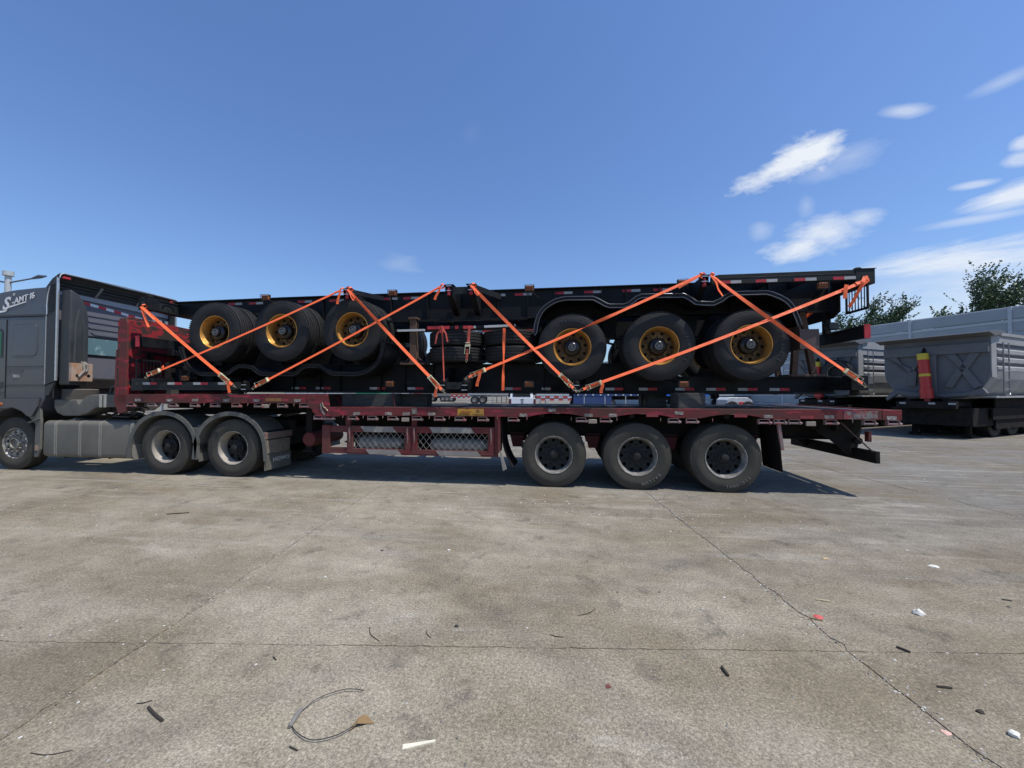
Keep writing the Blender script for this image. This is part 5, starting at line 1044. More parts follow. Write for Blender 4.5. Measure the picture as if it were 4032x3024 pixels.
# rear mudguards: two arches joined by a low bridge
def arch(cx, a0, a1, n=22):
    return [(cx - .66 * math.cos(R(a0 + (a1 - a0) * k / n)), .42 + .68 * math.sin(R(a0 + (a1 - a0) * k / n)) ** .85 if math.sin(R(a0 + (a1 - a0) * k / n)) > 0 else .42) for k in range(n + 1)]
for cx, e in ((-7.30, 0), (-5.93, 1)):
    pth = [(cx - .68, .30)] + arch(cx, 6, 174) + [(cx + .68, .30)]
    mb = MB(); strip(mb, pth[::-1], -.0, .014, .04, .66); strip(mb, pth[::-1], .0, .075, .022, .036); g = tp(mb, 'rear_mudguard', FENDG, smooth=50)
    mb = MB(); strip(mb, pth[::-1], -.0, .014, 1.76, 2.38); tp(mb, 'rear_mudguard', FENDG, smooth=50)
    for t in (7, 16):
        p, q = pth[t], pth[t + 1]; 
        mb = MB(); mb.bar((p[0], .03, p[1] + .006), (p[0] + .001, .64, p[1] + .006), .05, .02); mb.part('mudguard_joint', FENDG, g)
mb = MB(); mb.box(-6.70, -6.54, .036, .64, .86, .875); mb.box(-6.69, -6.55, .03, .045, .60, .86); tp(mb, 'mudguard_bridge', FENDG); mb = MB(); mb.lathe([(0, .05), (.03, .045), (.04, .02), (.035, 0)], 12, (-6.62, .12, .875), ax='z'); tp(mb, 'mount_knob', FENDG, smooth=True)
flap(-6.60, .60, .26, .02, .06, .64, FENDG, TR, 'splash_flap'); 
mb = MB()
for k in range(9): mb.box(-6.585, -6.575, .08, .30, .42 + k * .022, .428 + k * .022)
tp(mb, 'brush_strip', BLKD)
mb = MB(); mb.box(-5.245, -5.235, .03, .70, .13, .40); fl_ = tp(mb, 'rear_mudflap', FENDG, bevel=.003)
writing('HOWO', .42, .075, (-5.233, .44, .30), REAR, mat('howo_print', (.55, .55, .52), .6), fl_, bold=.02)
mb = MB(); mb.box(-5.26, -5.225, .05, .66, .42, .66); pl_ = tp(mb, 'number_panel', mat('number_panel_brown', (.13, .10, .07), .7, dirt=(.2, .17, .13), amt=.4, scale=9), bevel=.006)
writing('2L H 61', .48, .11, (-5.223, .36, .50), REAR, mat('number_print', (.24, .20, .15), .7), pl_)
mb = MB(); mb.box(-5.30, -5.22, .03, .72, .68, .80); tp(mb, 'tail_lamp', mat('dusty_tail_lamp', (.14, .05, .045), .5, dirt=(.2, .15, .12), amt=.5, scale=12), bevel=.012, seg=2)
mb = MB(); mb.box(-5.36, -5.31, .2, 2.2, .5, .82); tp(mb, 'rear_crossmember', BLKD)
for i, x in enumerate((-7.275, -5.90)):
    wheel(TR, 't', x, .055, .515, spin=i * .8); wheel(TR, 't', x, 2.345, .515, far=True, spin=i)
    mb = MB(); mb.tube([(x, .3, .515), (x, 2.1, .515)], .09, 12); mb.lathe([(0, -.2), (.16, -.16), (.2, 0), (.16, .16), (0, .2)], 16, (x, 1.2, .515)); tp(mb, 'axle', BLKD, smooth=True)
# steer wheel: cast aluminium, nuts stand proud
fw = MB(); y = -Wd / 2
fw.lathe([(.302, y + .03), (.303, y + .018), (.293, y + .014), (.280, y + .03), (.275, y + .055), (.262, y + .065)], 48)
disc_holes(fw, .12, .262, .215, .026, 10, y + .045); fw.lathe([(.12, y + .045), (.118, y + .01), (.09, y + .0), (.085, y + .03), (0, y + .03)], 32); fw.lathe([(.30, y + .05), (.27, y + .2), (.30, y + .25)], 32)
front_me = fw.mesh('wheel', RIMA, smooth=35); fn_me = nuts_mesh('wheel_nuts', RIMA, .165, 10, y + .046, .015, .055)
for yf, rz in ((.08, 0), (2.32, math.pi)):
    w = place('wheel', front_me, TR, (-10.70, yf + (Wd / 2 if rz == 0 else -Wd / 2), .515), (0, .2, rz))
    for n_, me_ in (('tyre', ME['tyo']), ('wheel_nuts', fn_me)):
        o = bpy.data.objects.new(n_, me_); COL.objects.link(o); o.parent = w
mb = MB(); mb.tube([(-10.7, .3, .5), (-10.7, 2.1, .5)], .06, 10); tp(mb, 'front_axle', BLKD)
mb = MB(); mb.prism([(-12.1, .55), (-9.98, .55), (-9.98, 1.15), (-10.2, 1.3), (-12.1, 1.3)], 'y', .62, .66); tp(mb, 'wheel_well', BLKD)
# ------------------------------------------------------------------ yard behind
CA, SA = math.cos(CAM_A), math.sin(CAM_A)
def C(r, dep, z=0): return Vector((r * CA - dep * SA, -CAM_D + r * SA + dep * CA, z))   # metres right of and ahead of the viewpoint
def tipper(loc, rz, label, sc_=1.0, spare=False, group='grey tipper semi-trailers', L=7.5, H=3.42, emblem=True):
    T = rootobj('tipper_trailer', (0, 0, 0), label, 'tipper trailer', group); W = 2.5
    out_ = [(.0, H), (.0, 2.20), (.05, 1.95), (.18, 1.68), (.42, 1.42), (.62, 1.30), (1.88, 1.30), (2.08, 1.42), (2.32, 1.68), (2.45, 1.95), (2.5, 2.20), (2.5, H)]
    mb = MB(); mb.prism(out_, 'x', 0, .06); mb.part('front_wall', TIPG, T, bevel=.008)
    # side skins: upper band, three ribs, curved belly
    for s in (0, 1):
        f = (lambda y: y) if s == 0 else (lambda y: W - y)
        o2 = [(f(y), z) for y, z in out_[1:6]]; inn = [(f(y + .03), z + .01) for y, z in out_[1:6]]
        mb = MB(); mb.prism([(f(.002), 3.10), (f(.03), 3.10), (f(.03), H), (f(.002), H)], 'x', .062, L); mb.part('top_band', TIPL, T)
        mb = MB(); mb.prism([(f(-.03), 3.35), (f(.08), 3.35), (f(.08), H + .03), (f(-.03), H + .03)], 'x', .3, L); mb.part('top_rail', TIPL, T)
        mb = MB(); mb.prism([(f(.045), 2.2), (f(.075), 2.2), (f(.075), 3.098), (f(.045), 3.098)], 'x', .062, L); mb.part('side_panel', TIPG, T)
        for z in (2.78, 2.50, 2.22):
            mb = MB(); mb.prism([(f(.0), z), (f(.044), z - .02), (f(.044), z + .16), (f(.0), z + .12)], 'x', .45, L); mb.part('side_rib', TIPL, T)
        mb = MB(); mb.prism(o2 + inn[::-1], 'x', .062, L); mb.part('belly_panel', TIPL, T)
        mb = MB(); mb.prism([(f(.0), 2.0), (f(.04), 2.0), (f(.04), 3.1), (f(.0), 3.1)], 'x', .062, .40); mb.part('corner_panel', TIPL, T)
    mb = MB(); mb.box(.061, L, .63, 1.87, 1.31, 1.33); mb.part('floor', TIPG, T)
    mb = MB(); mb.prism(out_, 'x', L, L + .06); mb.part('tailgate', TIPG, T)
    # lip, head beam, Y and K shaped stiffeners on the front
    mb = MB(); mb.prism([(-.38, H - .02), (-.36, H + .01), (.10, H + .06), (.7, H + .06), (.7, H + .02), (.0, H - .12)], 'y', -.10, W + .10); mb.part('spill_lip', TIPG, T, bevel=.004)
    mb = MB(); mb.box(-.10, -.001, .02, W - .02, H - .62, H - .30); mb.part('head_beam', TIPG, T, bevel=.012)
    def st(pts, th=.07): m_ = MB(); m_.prism(pts, 'x', -th, -.001); m_.part('stiffener', TIPG, T, bevel=.008)
    zt = H - .625
    st([(1.14, zt), (1.36, zt), (1.36, 1.32), (1.14, 1.32)], .12)
    st([(2.36, zt), (2.14, zt), (1.84, 2.2), (1.88, 1.75), (1.66, 1.75), (1.62, 2.25)]); st([(1.60, zt), (1.42, zt), (1.70, 2.26), (1.83, 2.22)])
    st([(.98, zt), (.80, zt), (.80, 1.75), (.98, 1.75)]) if False else None
    st([(.95, zt), (.72, zt), (.46, 2.30), (.62, 2.30)]); st([(.20, zt), (.42, zt), (.64, 2.32), (.46, 2.28)]); st([(.46, 2.30), (.66, 2.30), (.34, 1.62), (.18, 1.74)]); st([(.50, 2.31), (.70, 2.31), (.98, 1.72), (.80, 1.66)])
    mb = MB(); mb.prism([(.05, 1.50), (.40, 1.42), (.95, 1.36), (1.14, 1.39), (1.14, 1.45), (.5, 1.50), (.14, 1.66)], 'x', -.16, -.001); mb.part('lower_gusset', TIPG, T)
    mb = MB(); mb.prism([(1.36, 1.36), (1.8, 1.38), (2.1, 1.46), (2.38, 1.22), (2.42, 1.30), (2.2, 1.62), (1.36, 1.47)], 'x', -.16, -.001); mb.part('lower_gusset', TIPG, T)
    # hoist cylinder
    a, b = Vector((-.30, 1.30, 1.30)), Vector((-.20, 1.42, 2.83)); d = b - a
    mb = MB(); mb.tube([a, a + d * .22], .16, 20); mb.tube([a + d * .2, a + d * .97], .135, 20); mb.tube([a - d * .08, a], .08, 12); cy_ = mb.part('hoist_cylinder', CYL, T, smooth=40)
    for t0, t1 in ((.88, 1.02), (.50, .56)): mb = MB(); mb.tube([a + d * t0, a + d * t1], .142, 20); mb.part('yellow_band', YEL, cy_, smooth=40)
    mb = MB(); mb.tube([b, (-.06, 1.42, 3.05)], .05, 8); mb.part('cylinder_rod', BLKD, T)
    # ladder on the near side near the front
    mb = MB(); y0 = -.09
    for x in (.55, .95): mb.tube([(x, y0, H - .3), (x, y0, 1.50)], .017, 6)
    mb.tube([(.55, y0, 1.50), (.60, y0 - .02, 1.44), (.90, y0 - .02, 1.44), (.95, y0, 1.50)], .017, 6); mb.part('ladder_rail', mat('ladder_steel', (.22, .22, .22), .4, metal=.4), T)
    for k in range(6): mb = MB(); mb.tube([(.55, y0, 1.62 + k * .29), (.95, y0, 1.62 + k * .29)], .012, 6); mb.part('rung', SILV, T)
    # running boards and chassis
    for f0, f1 in ((-.02, .5), (2.0, 2.52)): mb = MB(); mb.box(.25, L, f0, f1, 1.34, 1.40); mb.part('running_board', TIPL, T, bevel=.004)
    for yy in (.75, 1.65): mb = MB(); mb.box(-.55, L, yy, yy + .1, .95, 1.29); mb.part('chassis_rail', BLKD, T)
    mb = MB(); mb.box(-.62, -.45, .55, 1.95, .98, 1.22); mb.box(-.45, .6, .6, 1.9, 1.05, 1.20); cb = mb.part('front_cross_beam', BLKD, T, bevel=.006)
    for yy in (.55, 1.0, 1.7): mb = MB(); mb.box(-.628, -.621, yy, yy + .16, 1.12, 1.18); mb.part('reflector', TAPEW, cb)
    for x in (1.6, 3.0, 4.35, 5.7):
        for yf, fr in ((.06, 0), (2.44, 1)):
            s = -1 if fr else 1; w = place('wheel', ME['old'], T, (x, yf + s * (Wd / 2 + .34), .52), (0, x, math.pi * fr)); o = bpy.data.objects.new('tyre', ME['tyl']); COL.objects.link(o); o.parent = w
        mb = MB(); mb.tube([(x, .3, .52), (x, 2.2, .52)], .07, 8); mb.part('axle', BLKD, T)
    for yy in (.55, 1.8): mb = MB(); mb.box(.3, .42, yy, yy + .12, .1, 1.05); mb.box(.22, .50, yy - .05, yy + .17, .0, .10); mb.part('landing_leg', BLKD, T)
    mb = MB(); mb.box(.75, L, .20, .24, .62, 1.0); mb.box(.75, L, 2.26, 2.30, .62, 1.0); mb.part('side_guard', BLKD, T)
    mb = MB(); mb.box(.55, L, 1.2, 1.25, .3, 1.3); mb.box(-.3, 1.1, .3, 2.2, .42, 1.0); mb.box(1.12, L, .25, .29, .30, 1.30); mb.part('underbody_shade_fill', BLKD, T)  # dark sheets added to stand for the shade under the body
    if emblem:
        mb = MB(); mb.lathe([(.0, -.004), (.16, -.004), (.16, .0)], 24, (3.15, -.002, 2.86)); e_ = mb.part('round_emblem', mat('teal_print', (.08, .38, .42), .5), T); mb = MB(); mb.prism([(3.08, 2.86), (3.18, 2.97), (3.28, 2.86), (3.18, 2.75)], 'y', -.010, -.0065); mb.part('emblem_mark', WHT, e_)
    if spare:
        w = place('spare_wheel', ME['old'], T, (-.26, .62, 2.35), (0, 0, -math.pi / 2)); o = bpy.data.objects.new('tyre', ME['tyl']); COL.objects.link(o); o.parent = w
        o = bpy.data.objects.new('rim_lip', ME['lip']); COL.objects.link(o); o.parent = w
    T.location = loc; T.rotation_euler = (0, 0, rz); T.scale = (sc_, sc_, 1.0); return T
tipper(C(15.1, 12.35), R(31), 'nearest grey tipper trailer at the right edge, red hoist cylinder on its ribbed front wall', sc_=1.06)
tipper(C(14.3, 16.2), R(31), 'second grey tipper trailer behind, a spare wheel on its front wall', spare=True, H=3.62, emblem=False)
# noise barrier
def barrier(p0, p1, H, bays):
    p0, p1 = Vector(p0), Vector(p1); d = p1 - p0; L = d.length; rz = math.atan2(d.y, d.x)
    B = rootobj('noise_barrier', (0, 0, 0), 'long grey panelled noise barrier running along the right side of the yard', 'barrier'); w = L / bays
    for k in range(bays + 1): mb = MB(); mb.box(k * w - .07, k * w + .07, -.08, .10, 0, H); mb.part('post', PANEL2, B)
    rows = 9; h = H / rows
    for k in range(bays):
        for r_ in range(rows):
            light = r_ in (4, 6, 8) and False
            mb = MB(); x0, x1 = k * w + .072, (k + 1) * w - .072; z0, z1 = r_ * h, (r_ + 1) * h - .015
            mb.prism([(.0, z0), (-.03, z0 + .06), (-.03, z1 - .06), (.0, z1), (.06, z1), (.06, z0)], 'x', x0, x1); mb.part('panel', PANEL, B)
            if r_ in (3, 5, 7):
                mb = MB(); mb.box(x0, x1, -.055, -.031, z1 - .15, z1 - .02); mb.part('band', PANEL2, B)
    B.location = p0; B.rotation_euler = (0, 0, rz)
A0, A1 = C(23.7, 25.8), C(25.9, 19.5); dd = (A1 - A0).normalized()
barrier(A0 - dd * 34, A0 + dd * 22, 5.95, 14)
# trees behind the barrier: long limbs swept by the wind
def leafmat(name, c0, c1):
    m, nt, b = nodes(name); g = addn(nt, 'ShaderNodeNewGeometry'); nt.links.new(ramp(nt, g.outputs['Random Per Island'], [(0, c0), (1, c1)]), b.inputs['Base Color']); b.inputs['Roughness'].default_value = .5; b.inputs['Transmission Weight'].default_value = 0
    return m
LEAF = leafmat('poplar_leaf', (.02, .055, .018), (.11, .16, .07))
def tree(loc, h, spread, seed, label, lean=.5):
    r_ = random.Random(seed); T = rootobj('tree', loc, label, 'tree', 'trees behind the noise barrier')
    OFF[T] = Vector((0, 0, 0)); mb = MB(); top = Vector((lean * .4, 0, h * .62)); mb.tube([(0, 0, 0), (0, .05, h * .3), tuple(top)], [.17, .13, .07], 8)
    tips = []
    for k in range(32):
        t = r_.uniform(.28, 1); base = Vector((0, 0, 0)).lerp(top, t); a = r_.uniform(0, 6.28); L = (1.1 - t * .45) * spread * r_.uniform(.55, 1.05)
        d = Vector((math.cos(a) * .75 + lean * .8, math.sin(a) * .75, .75 + r_.random() * .5)).normalized(); p1 = base + d * L * .5; p2 = p1 + (d + Vector((lean * .6, 0, .35))).normalized() * L * .6
        mb.tube([base, p1, p2], [.05, .03, .012], 5); tips.append((base, p1, p2))
    mb.part('trunk', BARK, T, smooth=True)
    lf = MB()
    for b0, p1, p2 in tips:
        for tw in range(17):
            t = r_.uniform(.15, 1); q = b0.lerp(p1, t * 2) if t < .5 else p1.lerp(p2, t * 2 - 1)
            d = Vector((lean * 1.2 + r_.gauss(0, .35), r_.gauss(0, .45), .8 + r_.gauss(0, .3))).normalized(); l = r_.uniform(.6, 1.35) * spread * .36
            for s in range(26):
                u = s / 26; c = q + d * l * u + Vector((r_.gauss(0, 1), r_.gauss(0, 1), r_.gauss(0, 1))) * .10 * (1.15 - u); sz = r_.uniform(.045, .105)
                n = Vector((r_.gauss(0, 1), r_.gauss(0, 1), r_.gauss(0, 1))).normalized(); e1 = n.orthogonal().normalized() * sz; e2 = n.cross(e1).normalized() * sz * .62
                lf.add([c - e1, c - e2, c + e1 * 1.1, c + e2], [(0, 1, 2, 3)])
    c = lf.part('crown', LEAF, T); return T
tree(C(28.6, 31), 10.6, 4.0, 1, 'wind-swept tree behind the barrier, left one, just right of the load')
tree(C(26.2, 31.5), 9.2, 3.2, 5, 'lower bushy tree behind the rear end of the load')
tree(C(31.2, 26), 11.2, 4.4, 2, 'taller dark tree rising over the barrier at the right edge')
tree(C(29.6, 26.8), 9.9, 2.6, 9, 'low branches of a tree over the barrier, left of the tall right tree')
# street lamp far left
o_ = C(-32.3, 25); mb = MB(); mb.tube([(o_.x, o_.y, 0), (o_.x, o_.y, 9.1)], [.17, .15], 12); L1 = mb.thing('street_lamp', POLE, 'pale street lamp standing far behind the cab at the left edge', 'street lamp', smooth=40)
mb = MB(); mb.tube([(o_.x, o_.y, 9.0), (o_.x, o_.y, 9.28)], .26, 12); mb.part('pole_cap', POLE, L1)
for s in (-1, 1):
    mb = MB(); e_ = C(-32.3 + s * 1.7, 25); mb.tube([(o_.x, o_.y, 8.55), tuple(Vector((e_.x, e_.y, 8.86)))], .05, 8); mb.part('lamp_arm', mat('arm_grey', (.12, .14, .18), .5), L1)
    mb = MB(); f_ = C(-32.3 + s * 1.55, 25); g_ = C(-32.3 + s * 2.45, 25); mb.tube([(f_.x, f_.y, 8.83), ((f_.x + g_.x) / 2, (f_.y + g_.y) / 2, 8.95), (g_.x, g_.y, 8.98)], [.06, .13, .04], 8); mb.part('lamp_head', mat('head_grey', (.08, .10, .14), .5), L1, smooth=True)
# simple vehicles parked deep in the yard; each is placed with its frame parallel to the fence behind
sm = MB(); sm.lathe([(0, -.1), (.26, -.1), (.30, -.13), (.5, -.12), (.53, -.09), (.53, .09), (.5, .12), (0, .12)], 20); fw_me = sm.mesh('wheel', TYG, smooth=40)
rm = MB(); rm.lathe([(0, -.10), (.12, -.11), (.26, -.135), (.28, -.125)], 16); fr_me = rm.mesh('rim', RIML)
def fwheel(T, x, y, z=.53):
    w = place('wheel', fw_me, T, (x, y, z)); o = bpy.data.objects.new('rim', fr_me); COL.objects.link(o); o.parent = w
def flatbed(px0, px1, dep, dz, m, label, wheels=(), legs=(), skirt=None, stripe=False, name='parked_trailer', group='trailers parked deep in the yard', th=.28, ribs=0, posts=0):
    r0, r1 = (px0 - 2016) / CAM_F * dep, (px1 - 2016) / CAM_F * dep; L = r1 - r0
    T = rootobj(name, (0, 0, 0), label, 'trailer', group)
    mb = MB(); mb.box(0, L, 0, .06, dz - th, dz); mb.part('side_rail', m, T); mb = MB(); mb.box(0, L, .06, 2.4, dz - .08, dz - .02); mb.part('deck', m, T); mb = MB(); mb.box(0, L, 2.4, 2.46, dz - th, dz); mb.part('side_rail', m, T)
    for yy in (.8, 1.6): mb = MB(); mb.box(.1, L - .1, yy, yy + .1, dz - .6, dz - .09); mb.part('main_beam', m if m is WTR else BLKD, T)
    for x in wheels: fwheel(T, x * L, .2); fwheel(T, x * L, 2.2)
    for x in legs: mb = MB(); mb.box(x * L, x * L + .1, .3, .4, 0, dz - .1); mb.box(x * L - .08, x * L + .18, .25, .45, 0, .06); mb.part('landing_leg', m if m is WTR else BLKD, T)
    if skirt: mb = MB(); mb.box(skirt[0] * L, skirt[1] * L, .02, .05, .45, dz - th - .02); mb.part('side_skirt', skirt[2], T)
    for k in range(ribs): x = (k + .5) / ribs * L; mb = MB(); mb.box(x, x + .12, -.012, -.001, dz - th * .9, dz - th * .45); mb.part('reflector', WTR, T)
    for k in range(posts): x = (k + .5) / posts * L; mb = MB(); mb.box(x, x + .05, .0, .06, .55, dz - th); mb.part('guard_post', WTR, T)
    if stripe:
        n = 8
        for k in range(n):
            x = k / n * L
            for r_, z in ((0, .75), (1, 1.0)):
                mb = MB(); mb.box(x, x + L / n - .005, -.02, .0 if r_ else -.001, z, z + .16); mb.part('striped_guard', REDP if (k + r_) % 2 else WTR, T)
    T.location = C(r0, dep); T.rotation_euler = (0, 0, CAM_A); return T
flatbed(2258, 2585, 32, 1.52, BLUET, 'dark blue flatbed trailer parked behind, left of the timber blocks', wheels=(.08, .26, .44), skirt=(0, .46, BLUET), ribs=11, posts=4)
flatbed(2590, 2792, 32, 1.52, BLUEB, 'bright blue trailer side showing right of the timber blocks', wheels=(.5,), ribs=4)
flatbed(2832, 3190, 34, 1.55, PALE, 'pale grey-white flatbed trailer behind, right of the blue one', wheels=(.12, .3), legs=(.58, .82), th=.34, ribs=12)
flatbed(2112, 2252, 38, 1.5, WTR, 'white trailer with red and white striped guards, right of the pickup', legs=(.1, .25), stripe=True)
flatbed(1842, 2002, 52, 1.55, WTR, 'white skeletal trailer on two wheels left of the pickup', wheels=(.16, .36), legs=(.6,))
flatbed(1945, 2040, 60, 1.5, BLK, 'black trailer frames just left of the pickup', legs=(.1, .3, .5, .7))
flatbed(1775, 1850, 58, 1.5, mat('rusty_orange_paint', (.4, .16, .1), .6), 'orange-red trailer end behind the red tractor', stripe=True)
flatbed(1120, 1455, 46, 1.72, WTR, 'long white trailer far behind the deck step', wheels=(.7, .8, .9), th=.5)
flatbed(1495, 1610, 62, 1.7, WTR, 'white truck bodies far behind, left of the red tractor', wheels=(.3, .6), th=.6)
flatbed(560, 870, 30, 1.22, WTR, 'white trailer frame seen under the upper deck behind the tractor', legs=(.2, .7), stripe=True)
flatbed(1035, 1120, 30, 1.30, WTR, 'white slatted trailer end under the upper deck, left of the step', stripe=True)
flatbed(3195, 3420, 30, 1.55, WTR, 'white machine trailer under the rear end of the load', wheels=(.2,), legs=(.5,), th=.2, posts=6)
flatbed(1610, 1980, 78, 1.62, BLKD, 'dark low trailer far behind the red tractor', wheels=(.1, .2, .7, .8), skirt=(.3, .6, BLKD))
flatbed(1985, 2320, 84, 1.60, mat('far_grey_paint', (.22, .23, .24), .6), 'grey trailer far behind the pickup', wheels=(.3, .4, .8), posts=6)
flatbed(2585, 2900, 52, 1.58, BLKD, 'dark trailer frames far behind the blue trailers', wheels=(.2, .35, .8), posts=5)
flatbed(2900, 3300, 56, 1.60, WTR, 'white trailer farther behind the pale flatbed', wheels=(.2, .3, .75), stripe=True)
# red tractor with long low body
def redtractor():
    dep = 66; r0 = (1622 - 2016) / CAM_F * dep; T = rootobj('parked_truck', (0, 0, 0), 'far red-cabbed truck with a low grey body seen under the load', 'truck')
    mb = MB(); mb.prism([(0, .7), (0, 2.6), (.2, 3.0), (1.6, 3.0), (1.6, .7), (1.45, .6), (1.3, 1.05), (.55, 1.05), (.4, .6)], 'y', 0, 2.4); mb.part('cab', mat('dull_red_cab', (.28, .06, .06), .5), T, bevel=.04)
    mb = MB(); mb.box(1.7, 7.6, .1, 2.3, .95, 1.45); mb.part('body', mat('body_grey', (.2, .19, .18), .6), T)
    for x in (.95, 2.4, 3.35, 5.2, 5.9, 6.6): fwheel(T, x, .15, .5); fwheel(T, x, 2.25, .5)
    T.location = C(r0, dep); T.rotation_euler = (0, 0, CAM_A)
redtractor()
# white pickup seen from behind
def pickup():
    dep = 27; T = rootobj('pickup_truck', (0, 0, 0), 'white pickup truck parked behind the flatbed, tailgate towards the viewer', 'pickup truck'); W = 1.86
    mb = MB(); mb.prism([(.0, .55), (.02, 1.12), (W - .02, 1.12), (W, .55), (W - .15, .42), (.15, .42)], 'x', .0, 1.7) if False else mb.prism([(0, .55), (0, 1.10), (5.2, 1.10), (5.25, .55), (4.9, .42), (.2, .42)], 'y', .26, W - .26)
    for y0, y1 in ((0, .255), (W - .255, W)): mb.prism([(0, .55), (0, 1.12), (5.2, 1.08), (5.25, .5), (4.6, .45), (4.5, .8), (4.2, .95), (3.9, .8), (3.8, .45), (1.6, .45), (1.5, .8), (1.2, .95), (.9, .8), (.8, .5)], 'y', y0, y1)
    b = mb.part('body', CAR, T, bevel=.02, seg=2)
    mb = MB(); mb.prism([(1.65, 1.10), (1.75, 1.72), (3.3, 1.74), (4.0, 1.10)], 'y', .10, W - .10); cb = mb.part('cabin', CAR, T, bevel=.05, seg=2)
    mb = MB(); mb.prism([(.28, 1.20), (.34, 1.62), (W - .34, 1.62), (W - .28, 1.20)], 'x', 1.62, 1.66); mb.part('rear_window', GLASS, cb)
    for y0, y1 in ((.085, .098), (W - .098, W - .085)): mb = MB(); mb.prism([(1.9, 1.15), (1.95, 1.62), (3.2, 1.64), (3.75, 1.15)], 'y', y0, y1); mb.part('side_window', GLASS, cb)
    mb = MB(); mb.box(-.03, -.001, .17, W - .17, .66, 1.13); tg = mb.part('tailgate', CAR, T, bevel=.01)
    mb = MB(); mb.lathe([(.045, -.006), (.05, -.012), (.085, -.012), (.09, -.006)], 20, (-.03, W / 2, .86), ax='x'); mb.part('round_badge', mat('badge_grey', (.12, .12, .13), .3), tg)
    mb = MB(); mb.box(-.042, -.031, W / 2 - .11, W / 2 + .11, 1.00, 1.06); mb.part('tailgate_handle', HUBB, tg)
    for y0 in (.0, W - .165): mb = MB(); mb.box(-.035, .12, y0, y0 + .16, .70, 1.08); mb.part('tail_lamp', mat('pickup_lamp%d' % int(y0), (.10, .03, .035), .3), T, bevel=.01)
    mb = MB(); mb.box(-.16, -.01, .05, W - .05, .48, .62); mb.part('rear_bumper', mat('bumper_grey', (.2, .2, .2), .4), T, bevel=.02)
    for x in (1.2, 4.2):
        for yy in (.12, W - .12): w = place('wheel', fw_me, T, (x, yy, .37)); w.scale = (.7, .9, .7); o = bpy.data.objects.new('rim', fr_me); COL.objects.link(o); o.parent = w
    r0 = (2003 - 2016) / CAM_F * dep; T.location = C(r0 + 1.86, dep); T.rotation_euler = (0, 0, CAM_A + math.pi / 2)
pickup()
# white cab with green tarpaulin
dep = 40; r0 = (1418 - 2016) / CAM_F * dep; T = rootobj('parked_truck', (0, 0, 0), 'white truck with a green tarpaulin on top, seen right of the black packing beams', 'truck')
mb = MB(); mb.prism([(.5, .55), (.5, 1.25), (1.7, 1.25), (2.2, 1.1), (2.35, .55)], 'y', 0, 2.2); mb.part('body', WTR, T, bevel=.04)
mb = MB(); mb.prism([(-.4, 1.28), (-.4, 1.6), (1.2, 1.75), (2.2, 1.5), (2.3, 1.28)], 'y', -.05, 2.3); mb.part('tarpaulin', GREENT, T, bevel=.05, seg=2); fwheel(T, .9, .1, .45); fwheel(T, 1.9, .1, .45)
T.location = C(r0, dep); T.rotation_euler = (0, 0, CAM_A)
# small white tipper body under the pale trailer
dep = 30; r0 = (2862 - 2016) / CAM_F * dep; T = rootobj('parked_car', (0, 0, 0), 'small white low vehicle with red and white stripe under the pale flatbed', 'vehicle')
mb = MB(); mb.prism([(0, .5), (0, .95), (.25, 1.15), (1.6, 1.15), (1.95, .9), (1.95, .5)], 'y', 0, 1.6); mb.part('body', WTR, T, bevel=.03)
for k in range(4): mb = MB(); mb.box(.1 + k * .4, .49 + k * .4, -.012, -.001, .62, .80); mb.part('stripe', REDP if k % 2 == 0 else TAPEW, T)
fwheel(T, .4, .1, .35); fwheel(T, 1.6, .1, .35)
T.location = C(r0, dep); T.rotation_euler = (0, 0, CAM_A)
# ------------------------------------------------------------------ litter on the concrete
WIRE = mat('dark_wire', (.03, .03, .03), .5); STK = mat('twig', (.045, .035, .026), .85); BRN = mat('brown_scrap', (.25, .16, .07), .8); PAPER = mat('white_scrap', (.68, .66, .58), .8)
def curve3(pts, n=6):
    P = [Vector(p) for p in pts]; o = []
    for i in range(len(P) - 1):
        a, b, c, d = P[max(i - 1, 0)], P[i], P[i + 1], P[min(i + 2, len(P) - 1)]
        for k in range(n):
            t = k / n; o.append(.5 * ((2 * b) + (c - a) * t + (2 * a - 5 * b + 4 * c - d) * t * t + (3 * b - a - 3 * c + d) * t ** 3))
    o.append(P[-1]); return o
mb = MB(); mb.tube(curve3([(-1.004, -4.37, .012), (-1.10, -4.38, .016), (-1.20, -4.45, .014), (-1.235, -4.53, .008)]), .0021, 5); mb.tube(curve3([(-1.23, -4.60, .006), (-1.17, -4.64, .01), (-1.08, -4.665, .012), (-.99, -4.63, .014), (-.945, -4.575, .012)]), .0021, 5)
wl_ = mb.thing('wire_loop', WIRE, 'open loop of thin dark wire lying on the concrete at the front', 'wire', smooth=True)
mb = MB(); mb.tube([(-1.238, -4.52, .011), (-1.236, -4.56, .012), (-1.228, -4.615, .011)], [.008, .012, .009], 8); mb.part('taped_end', mat('grey_tape', (.2, .19, .17), .5), wl_, smooth=True)
mb = MB(); mb.add([(-.955, -4.60, .003), (-.93, -4.57, .02), (-.925, -4.50, .006), (-.945, -4.53, .016), (-.89, -4.545, .004), (-.86, -4.54, .003)], [(0, 1, 3), (1, 2, 3), (1, 4, 2), (4, 5, 2)]); mb.part('torn_tag', BRN, wl_)
def stick(x0, y0, x1, y1, r, m, label, name='stick', cat='stick', mid=.002, group='twigs and slivers lying on the concrete'):
    mb = MB(); mb.tube(curve3([(x0, y0, r), ((x0 + x1) / 2 + (y1 - y0) * (.12 if r < .003 else .02), (y0 + y1) / 2 - (x1 - x0) * (.1 if r < .003 else .02), r + mid), (x1, y1, r)]), [r] * 13 if False else r, 5); return mb.thing(name, m, label, cat, group, smooth=True)
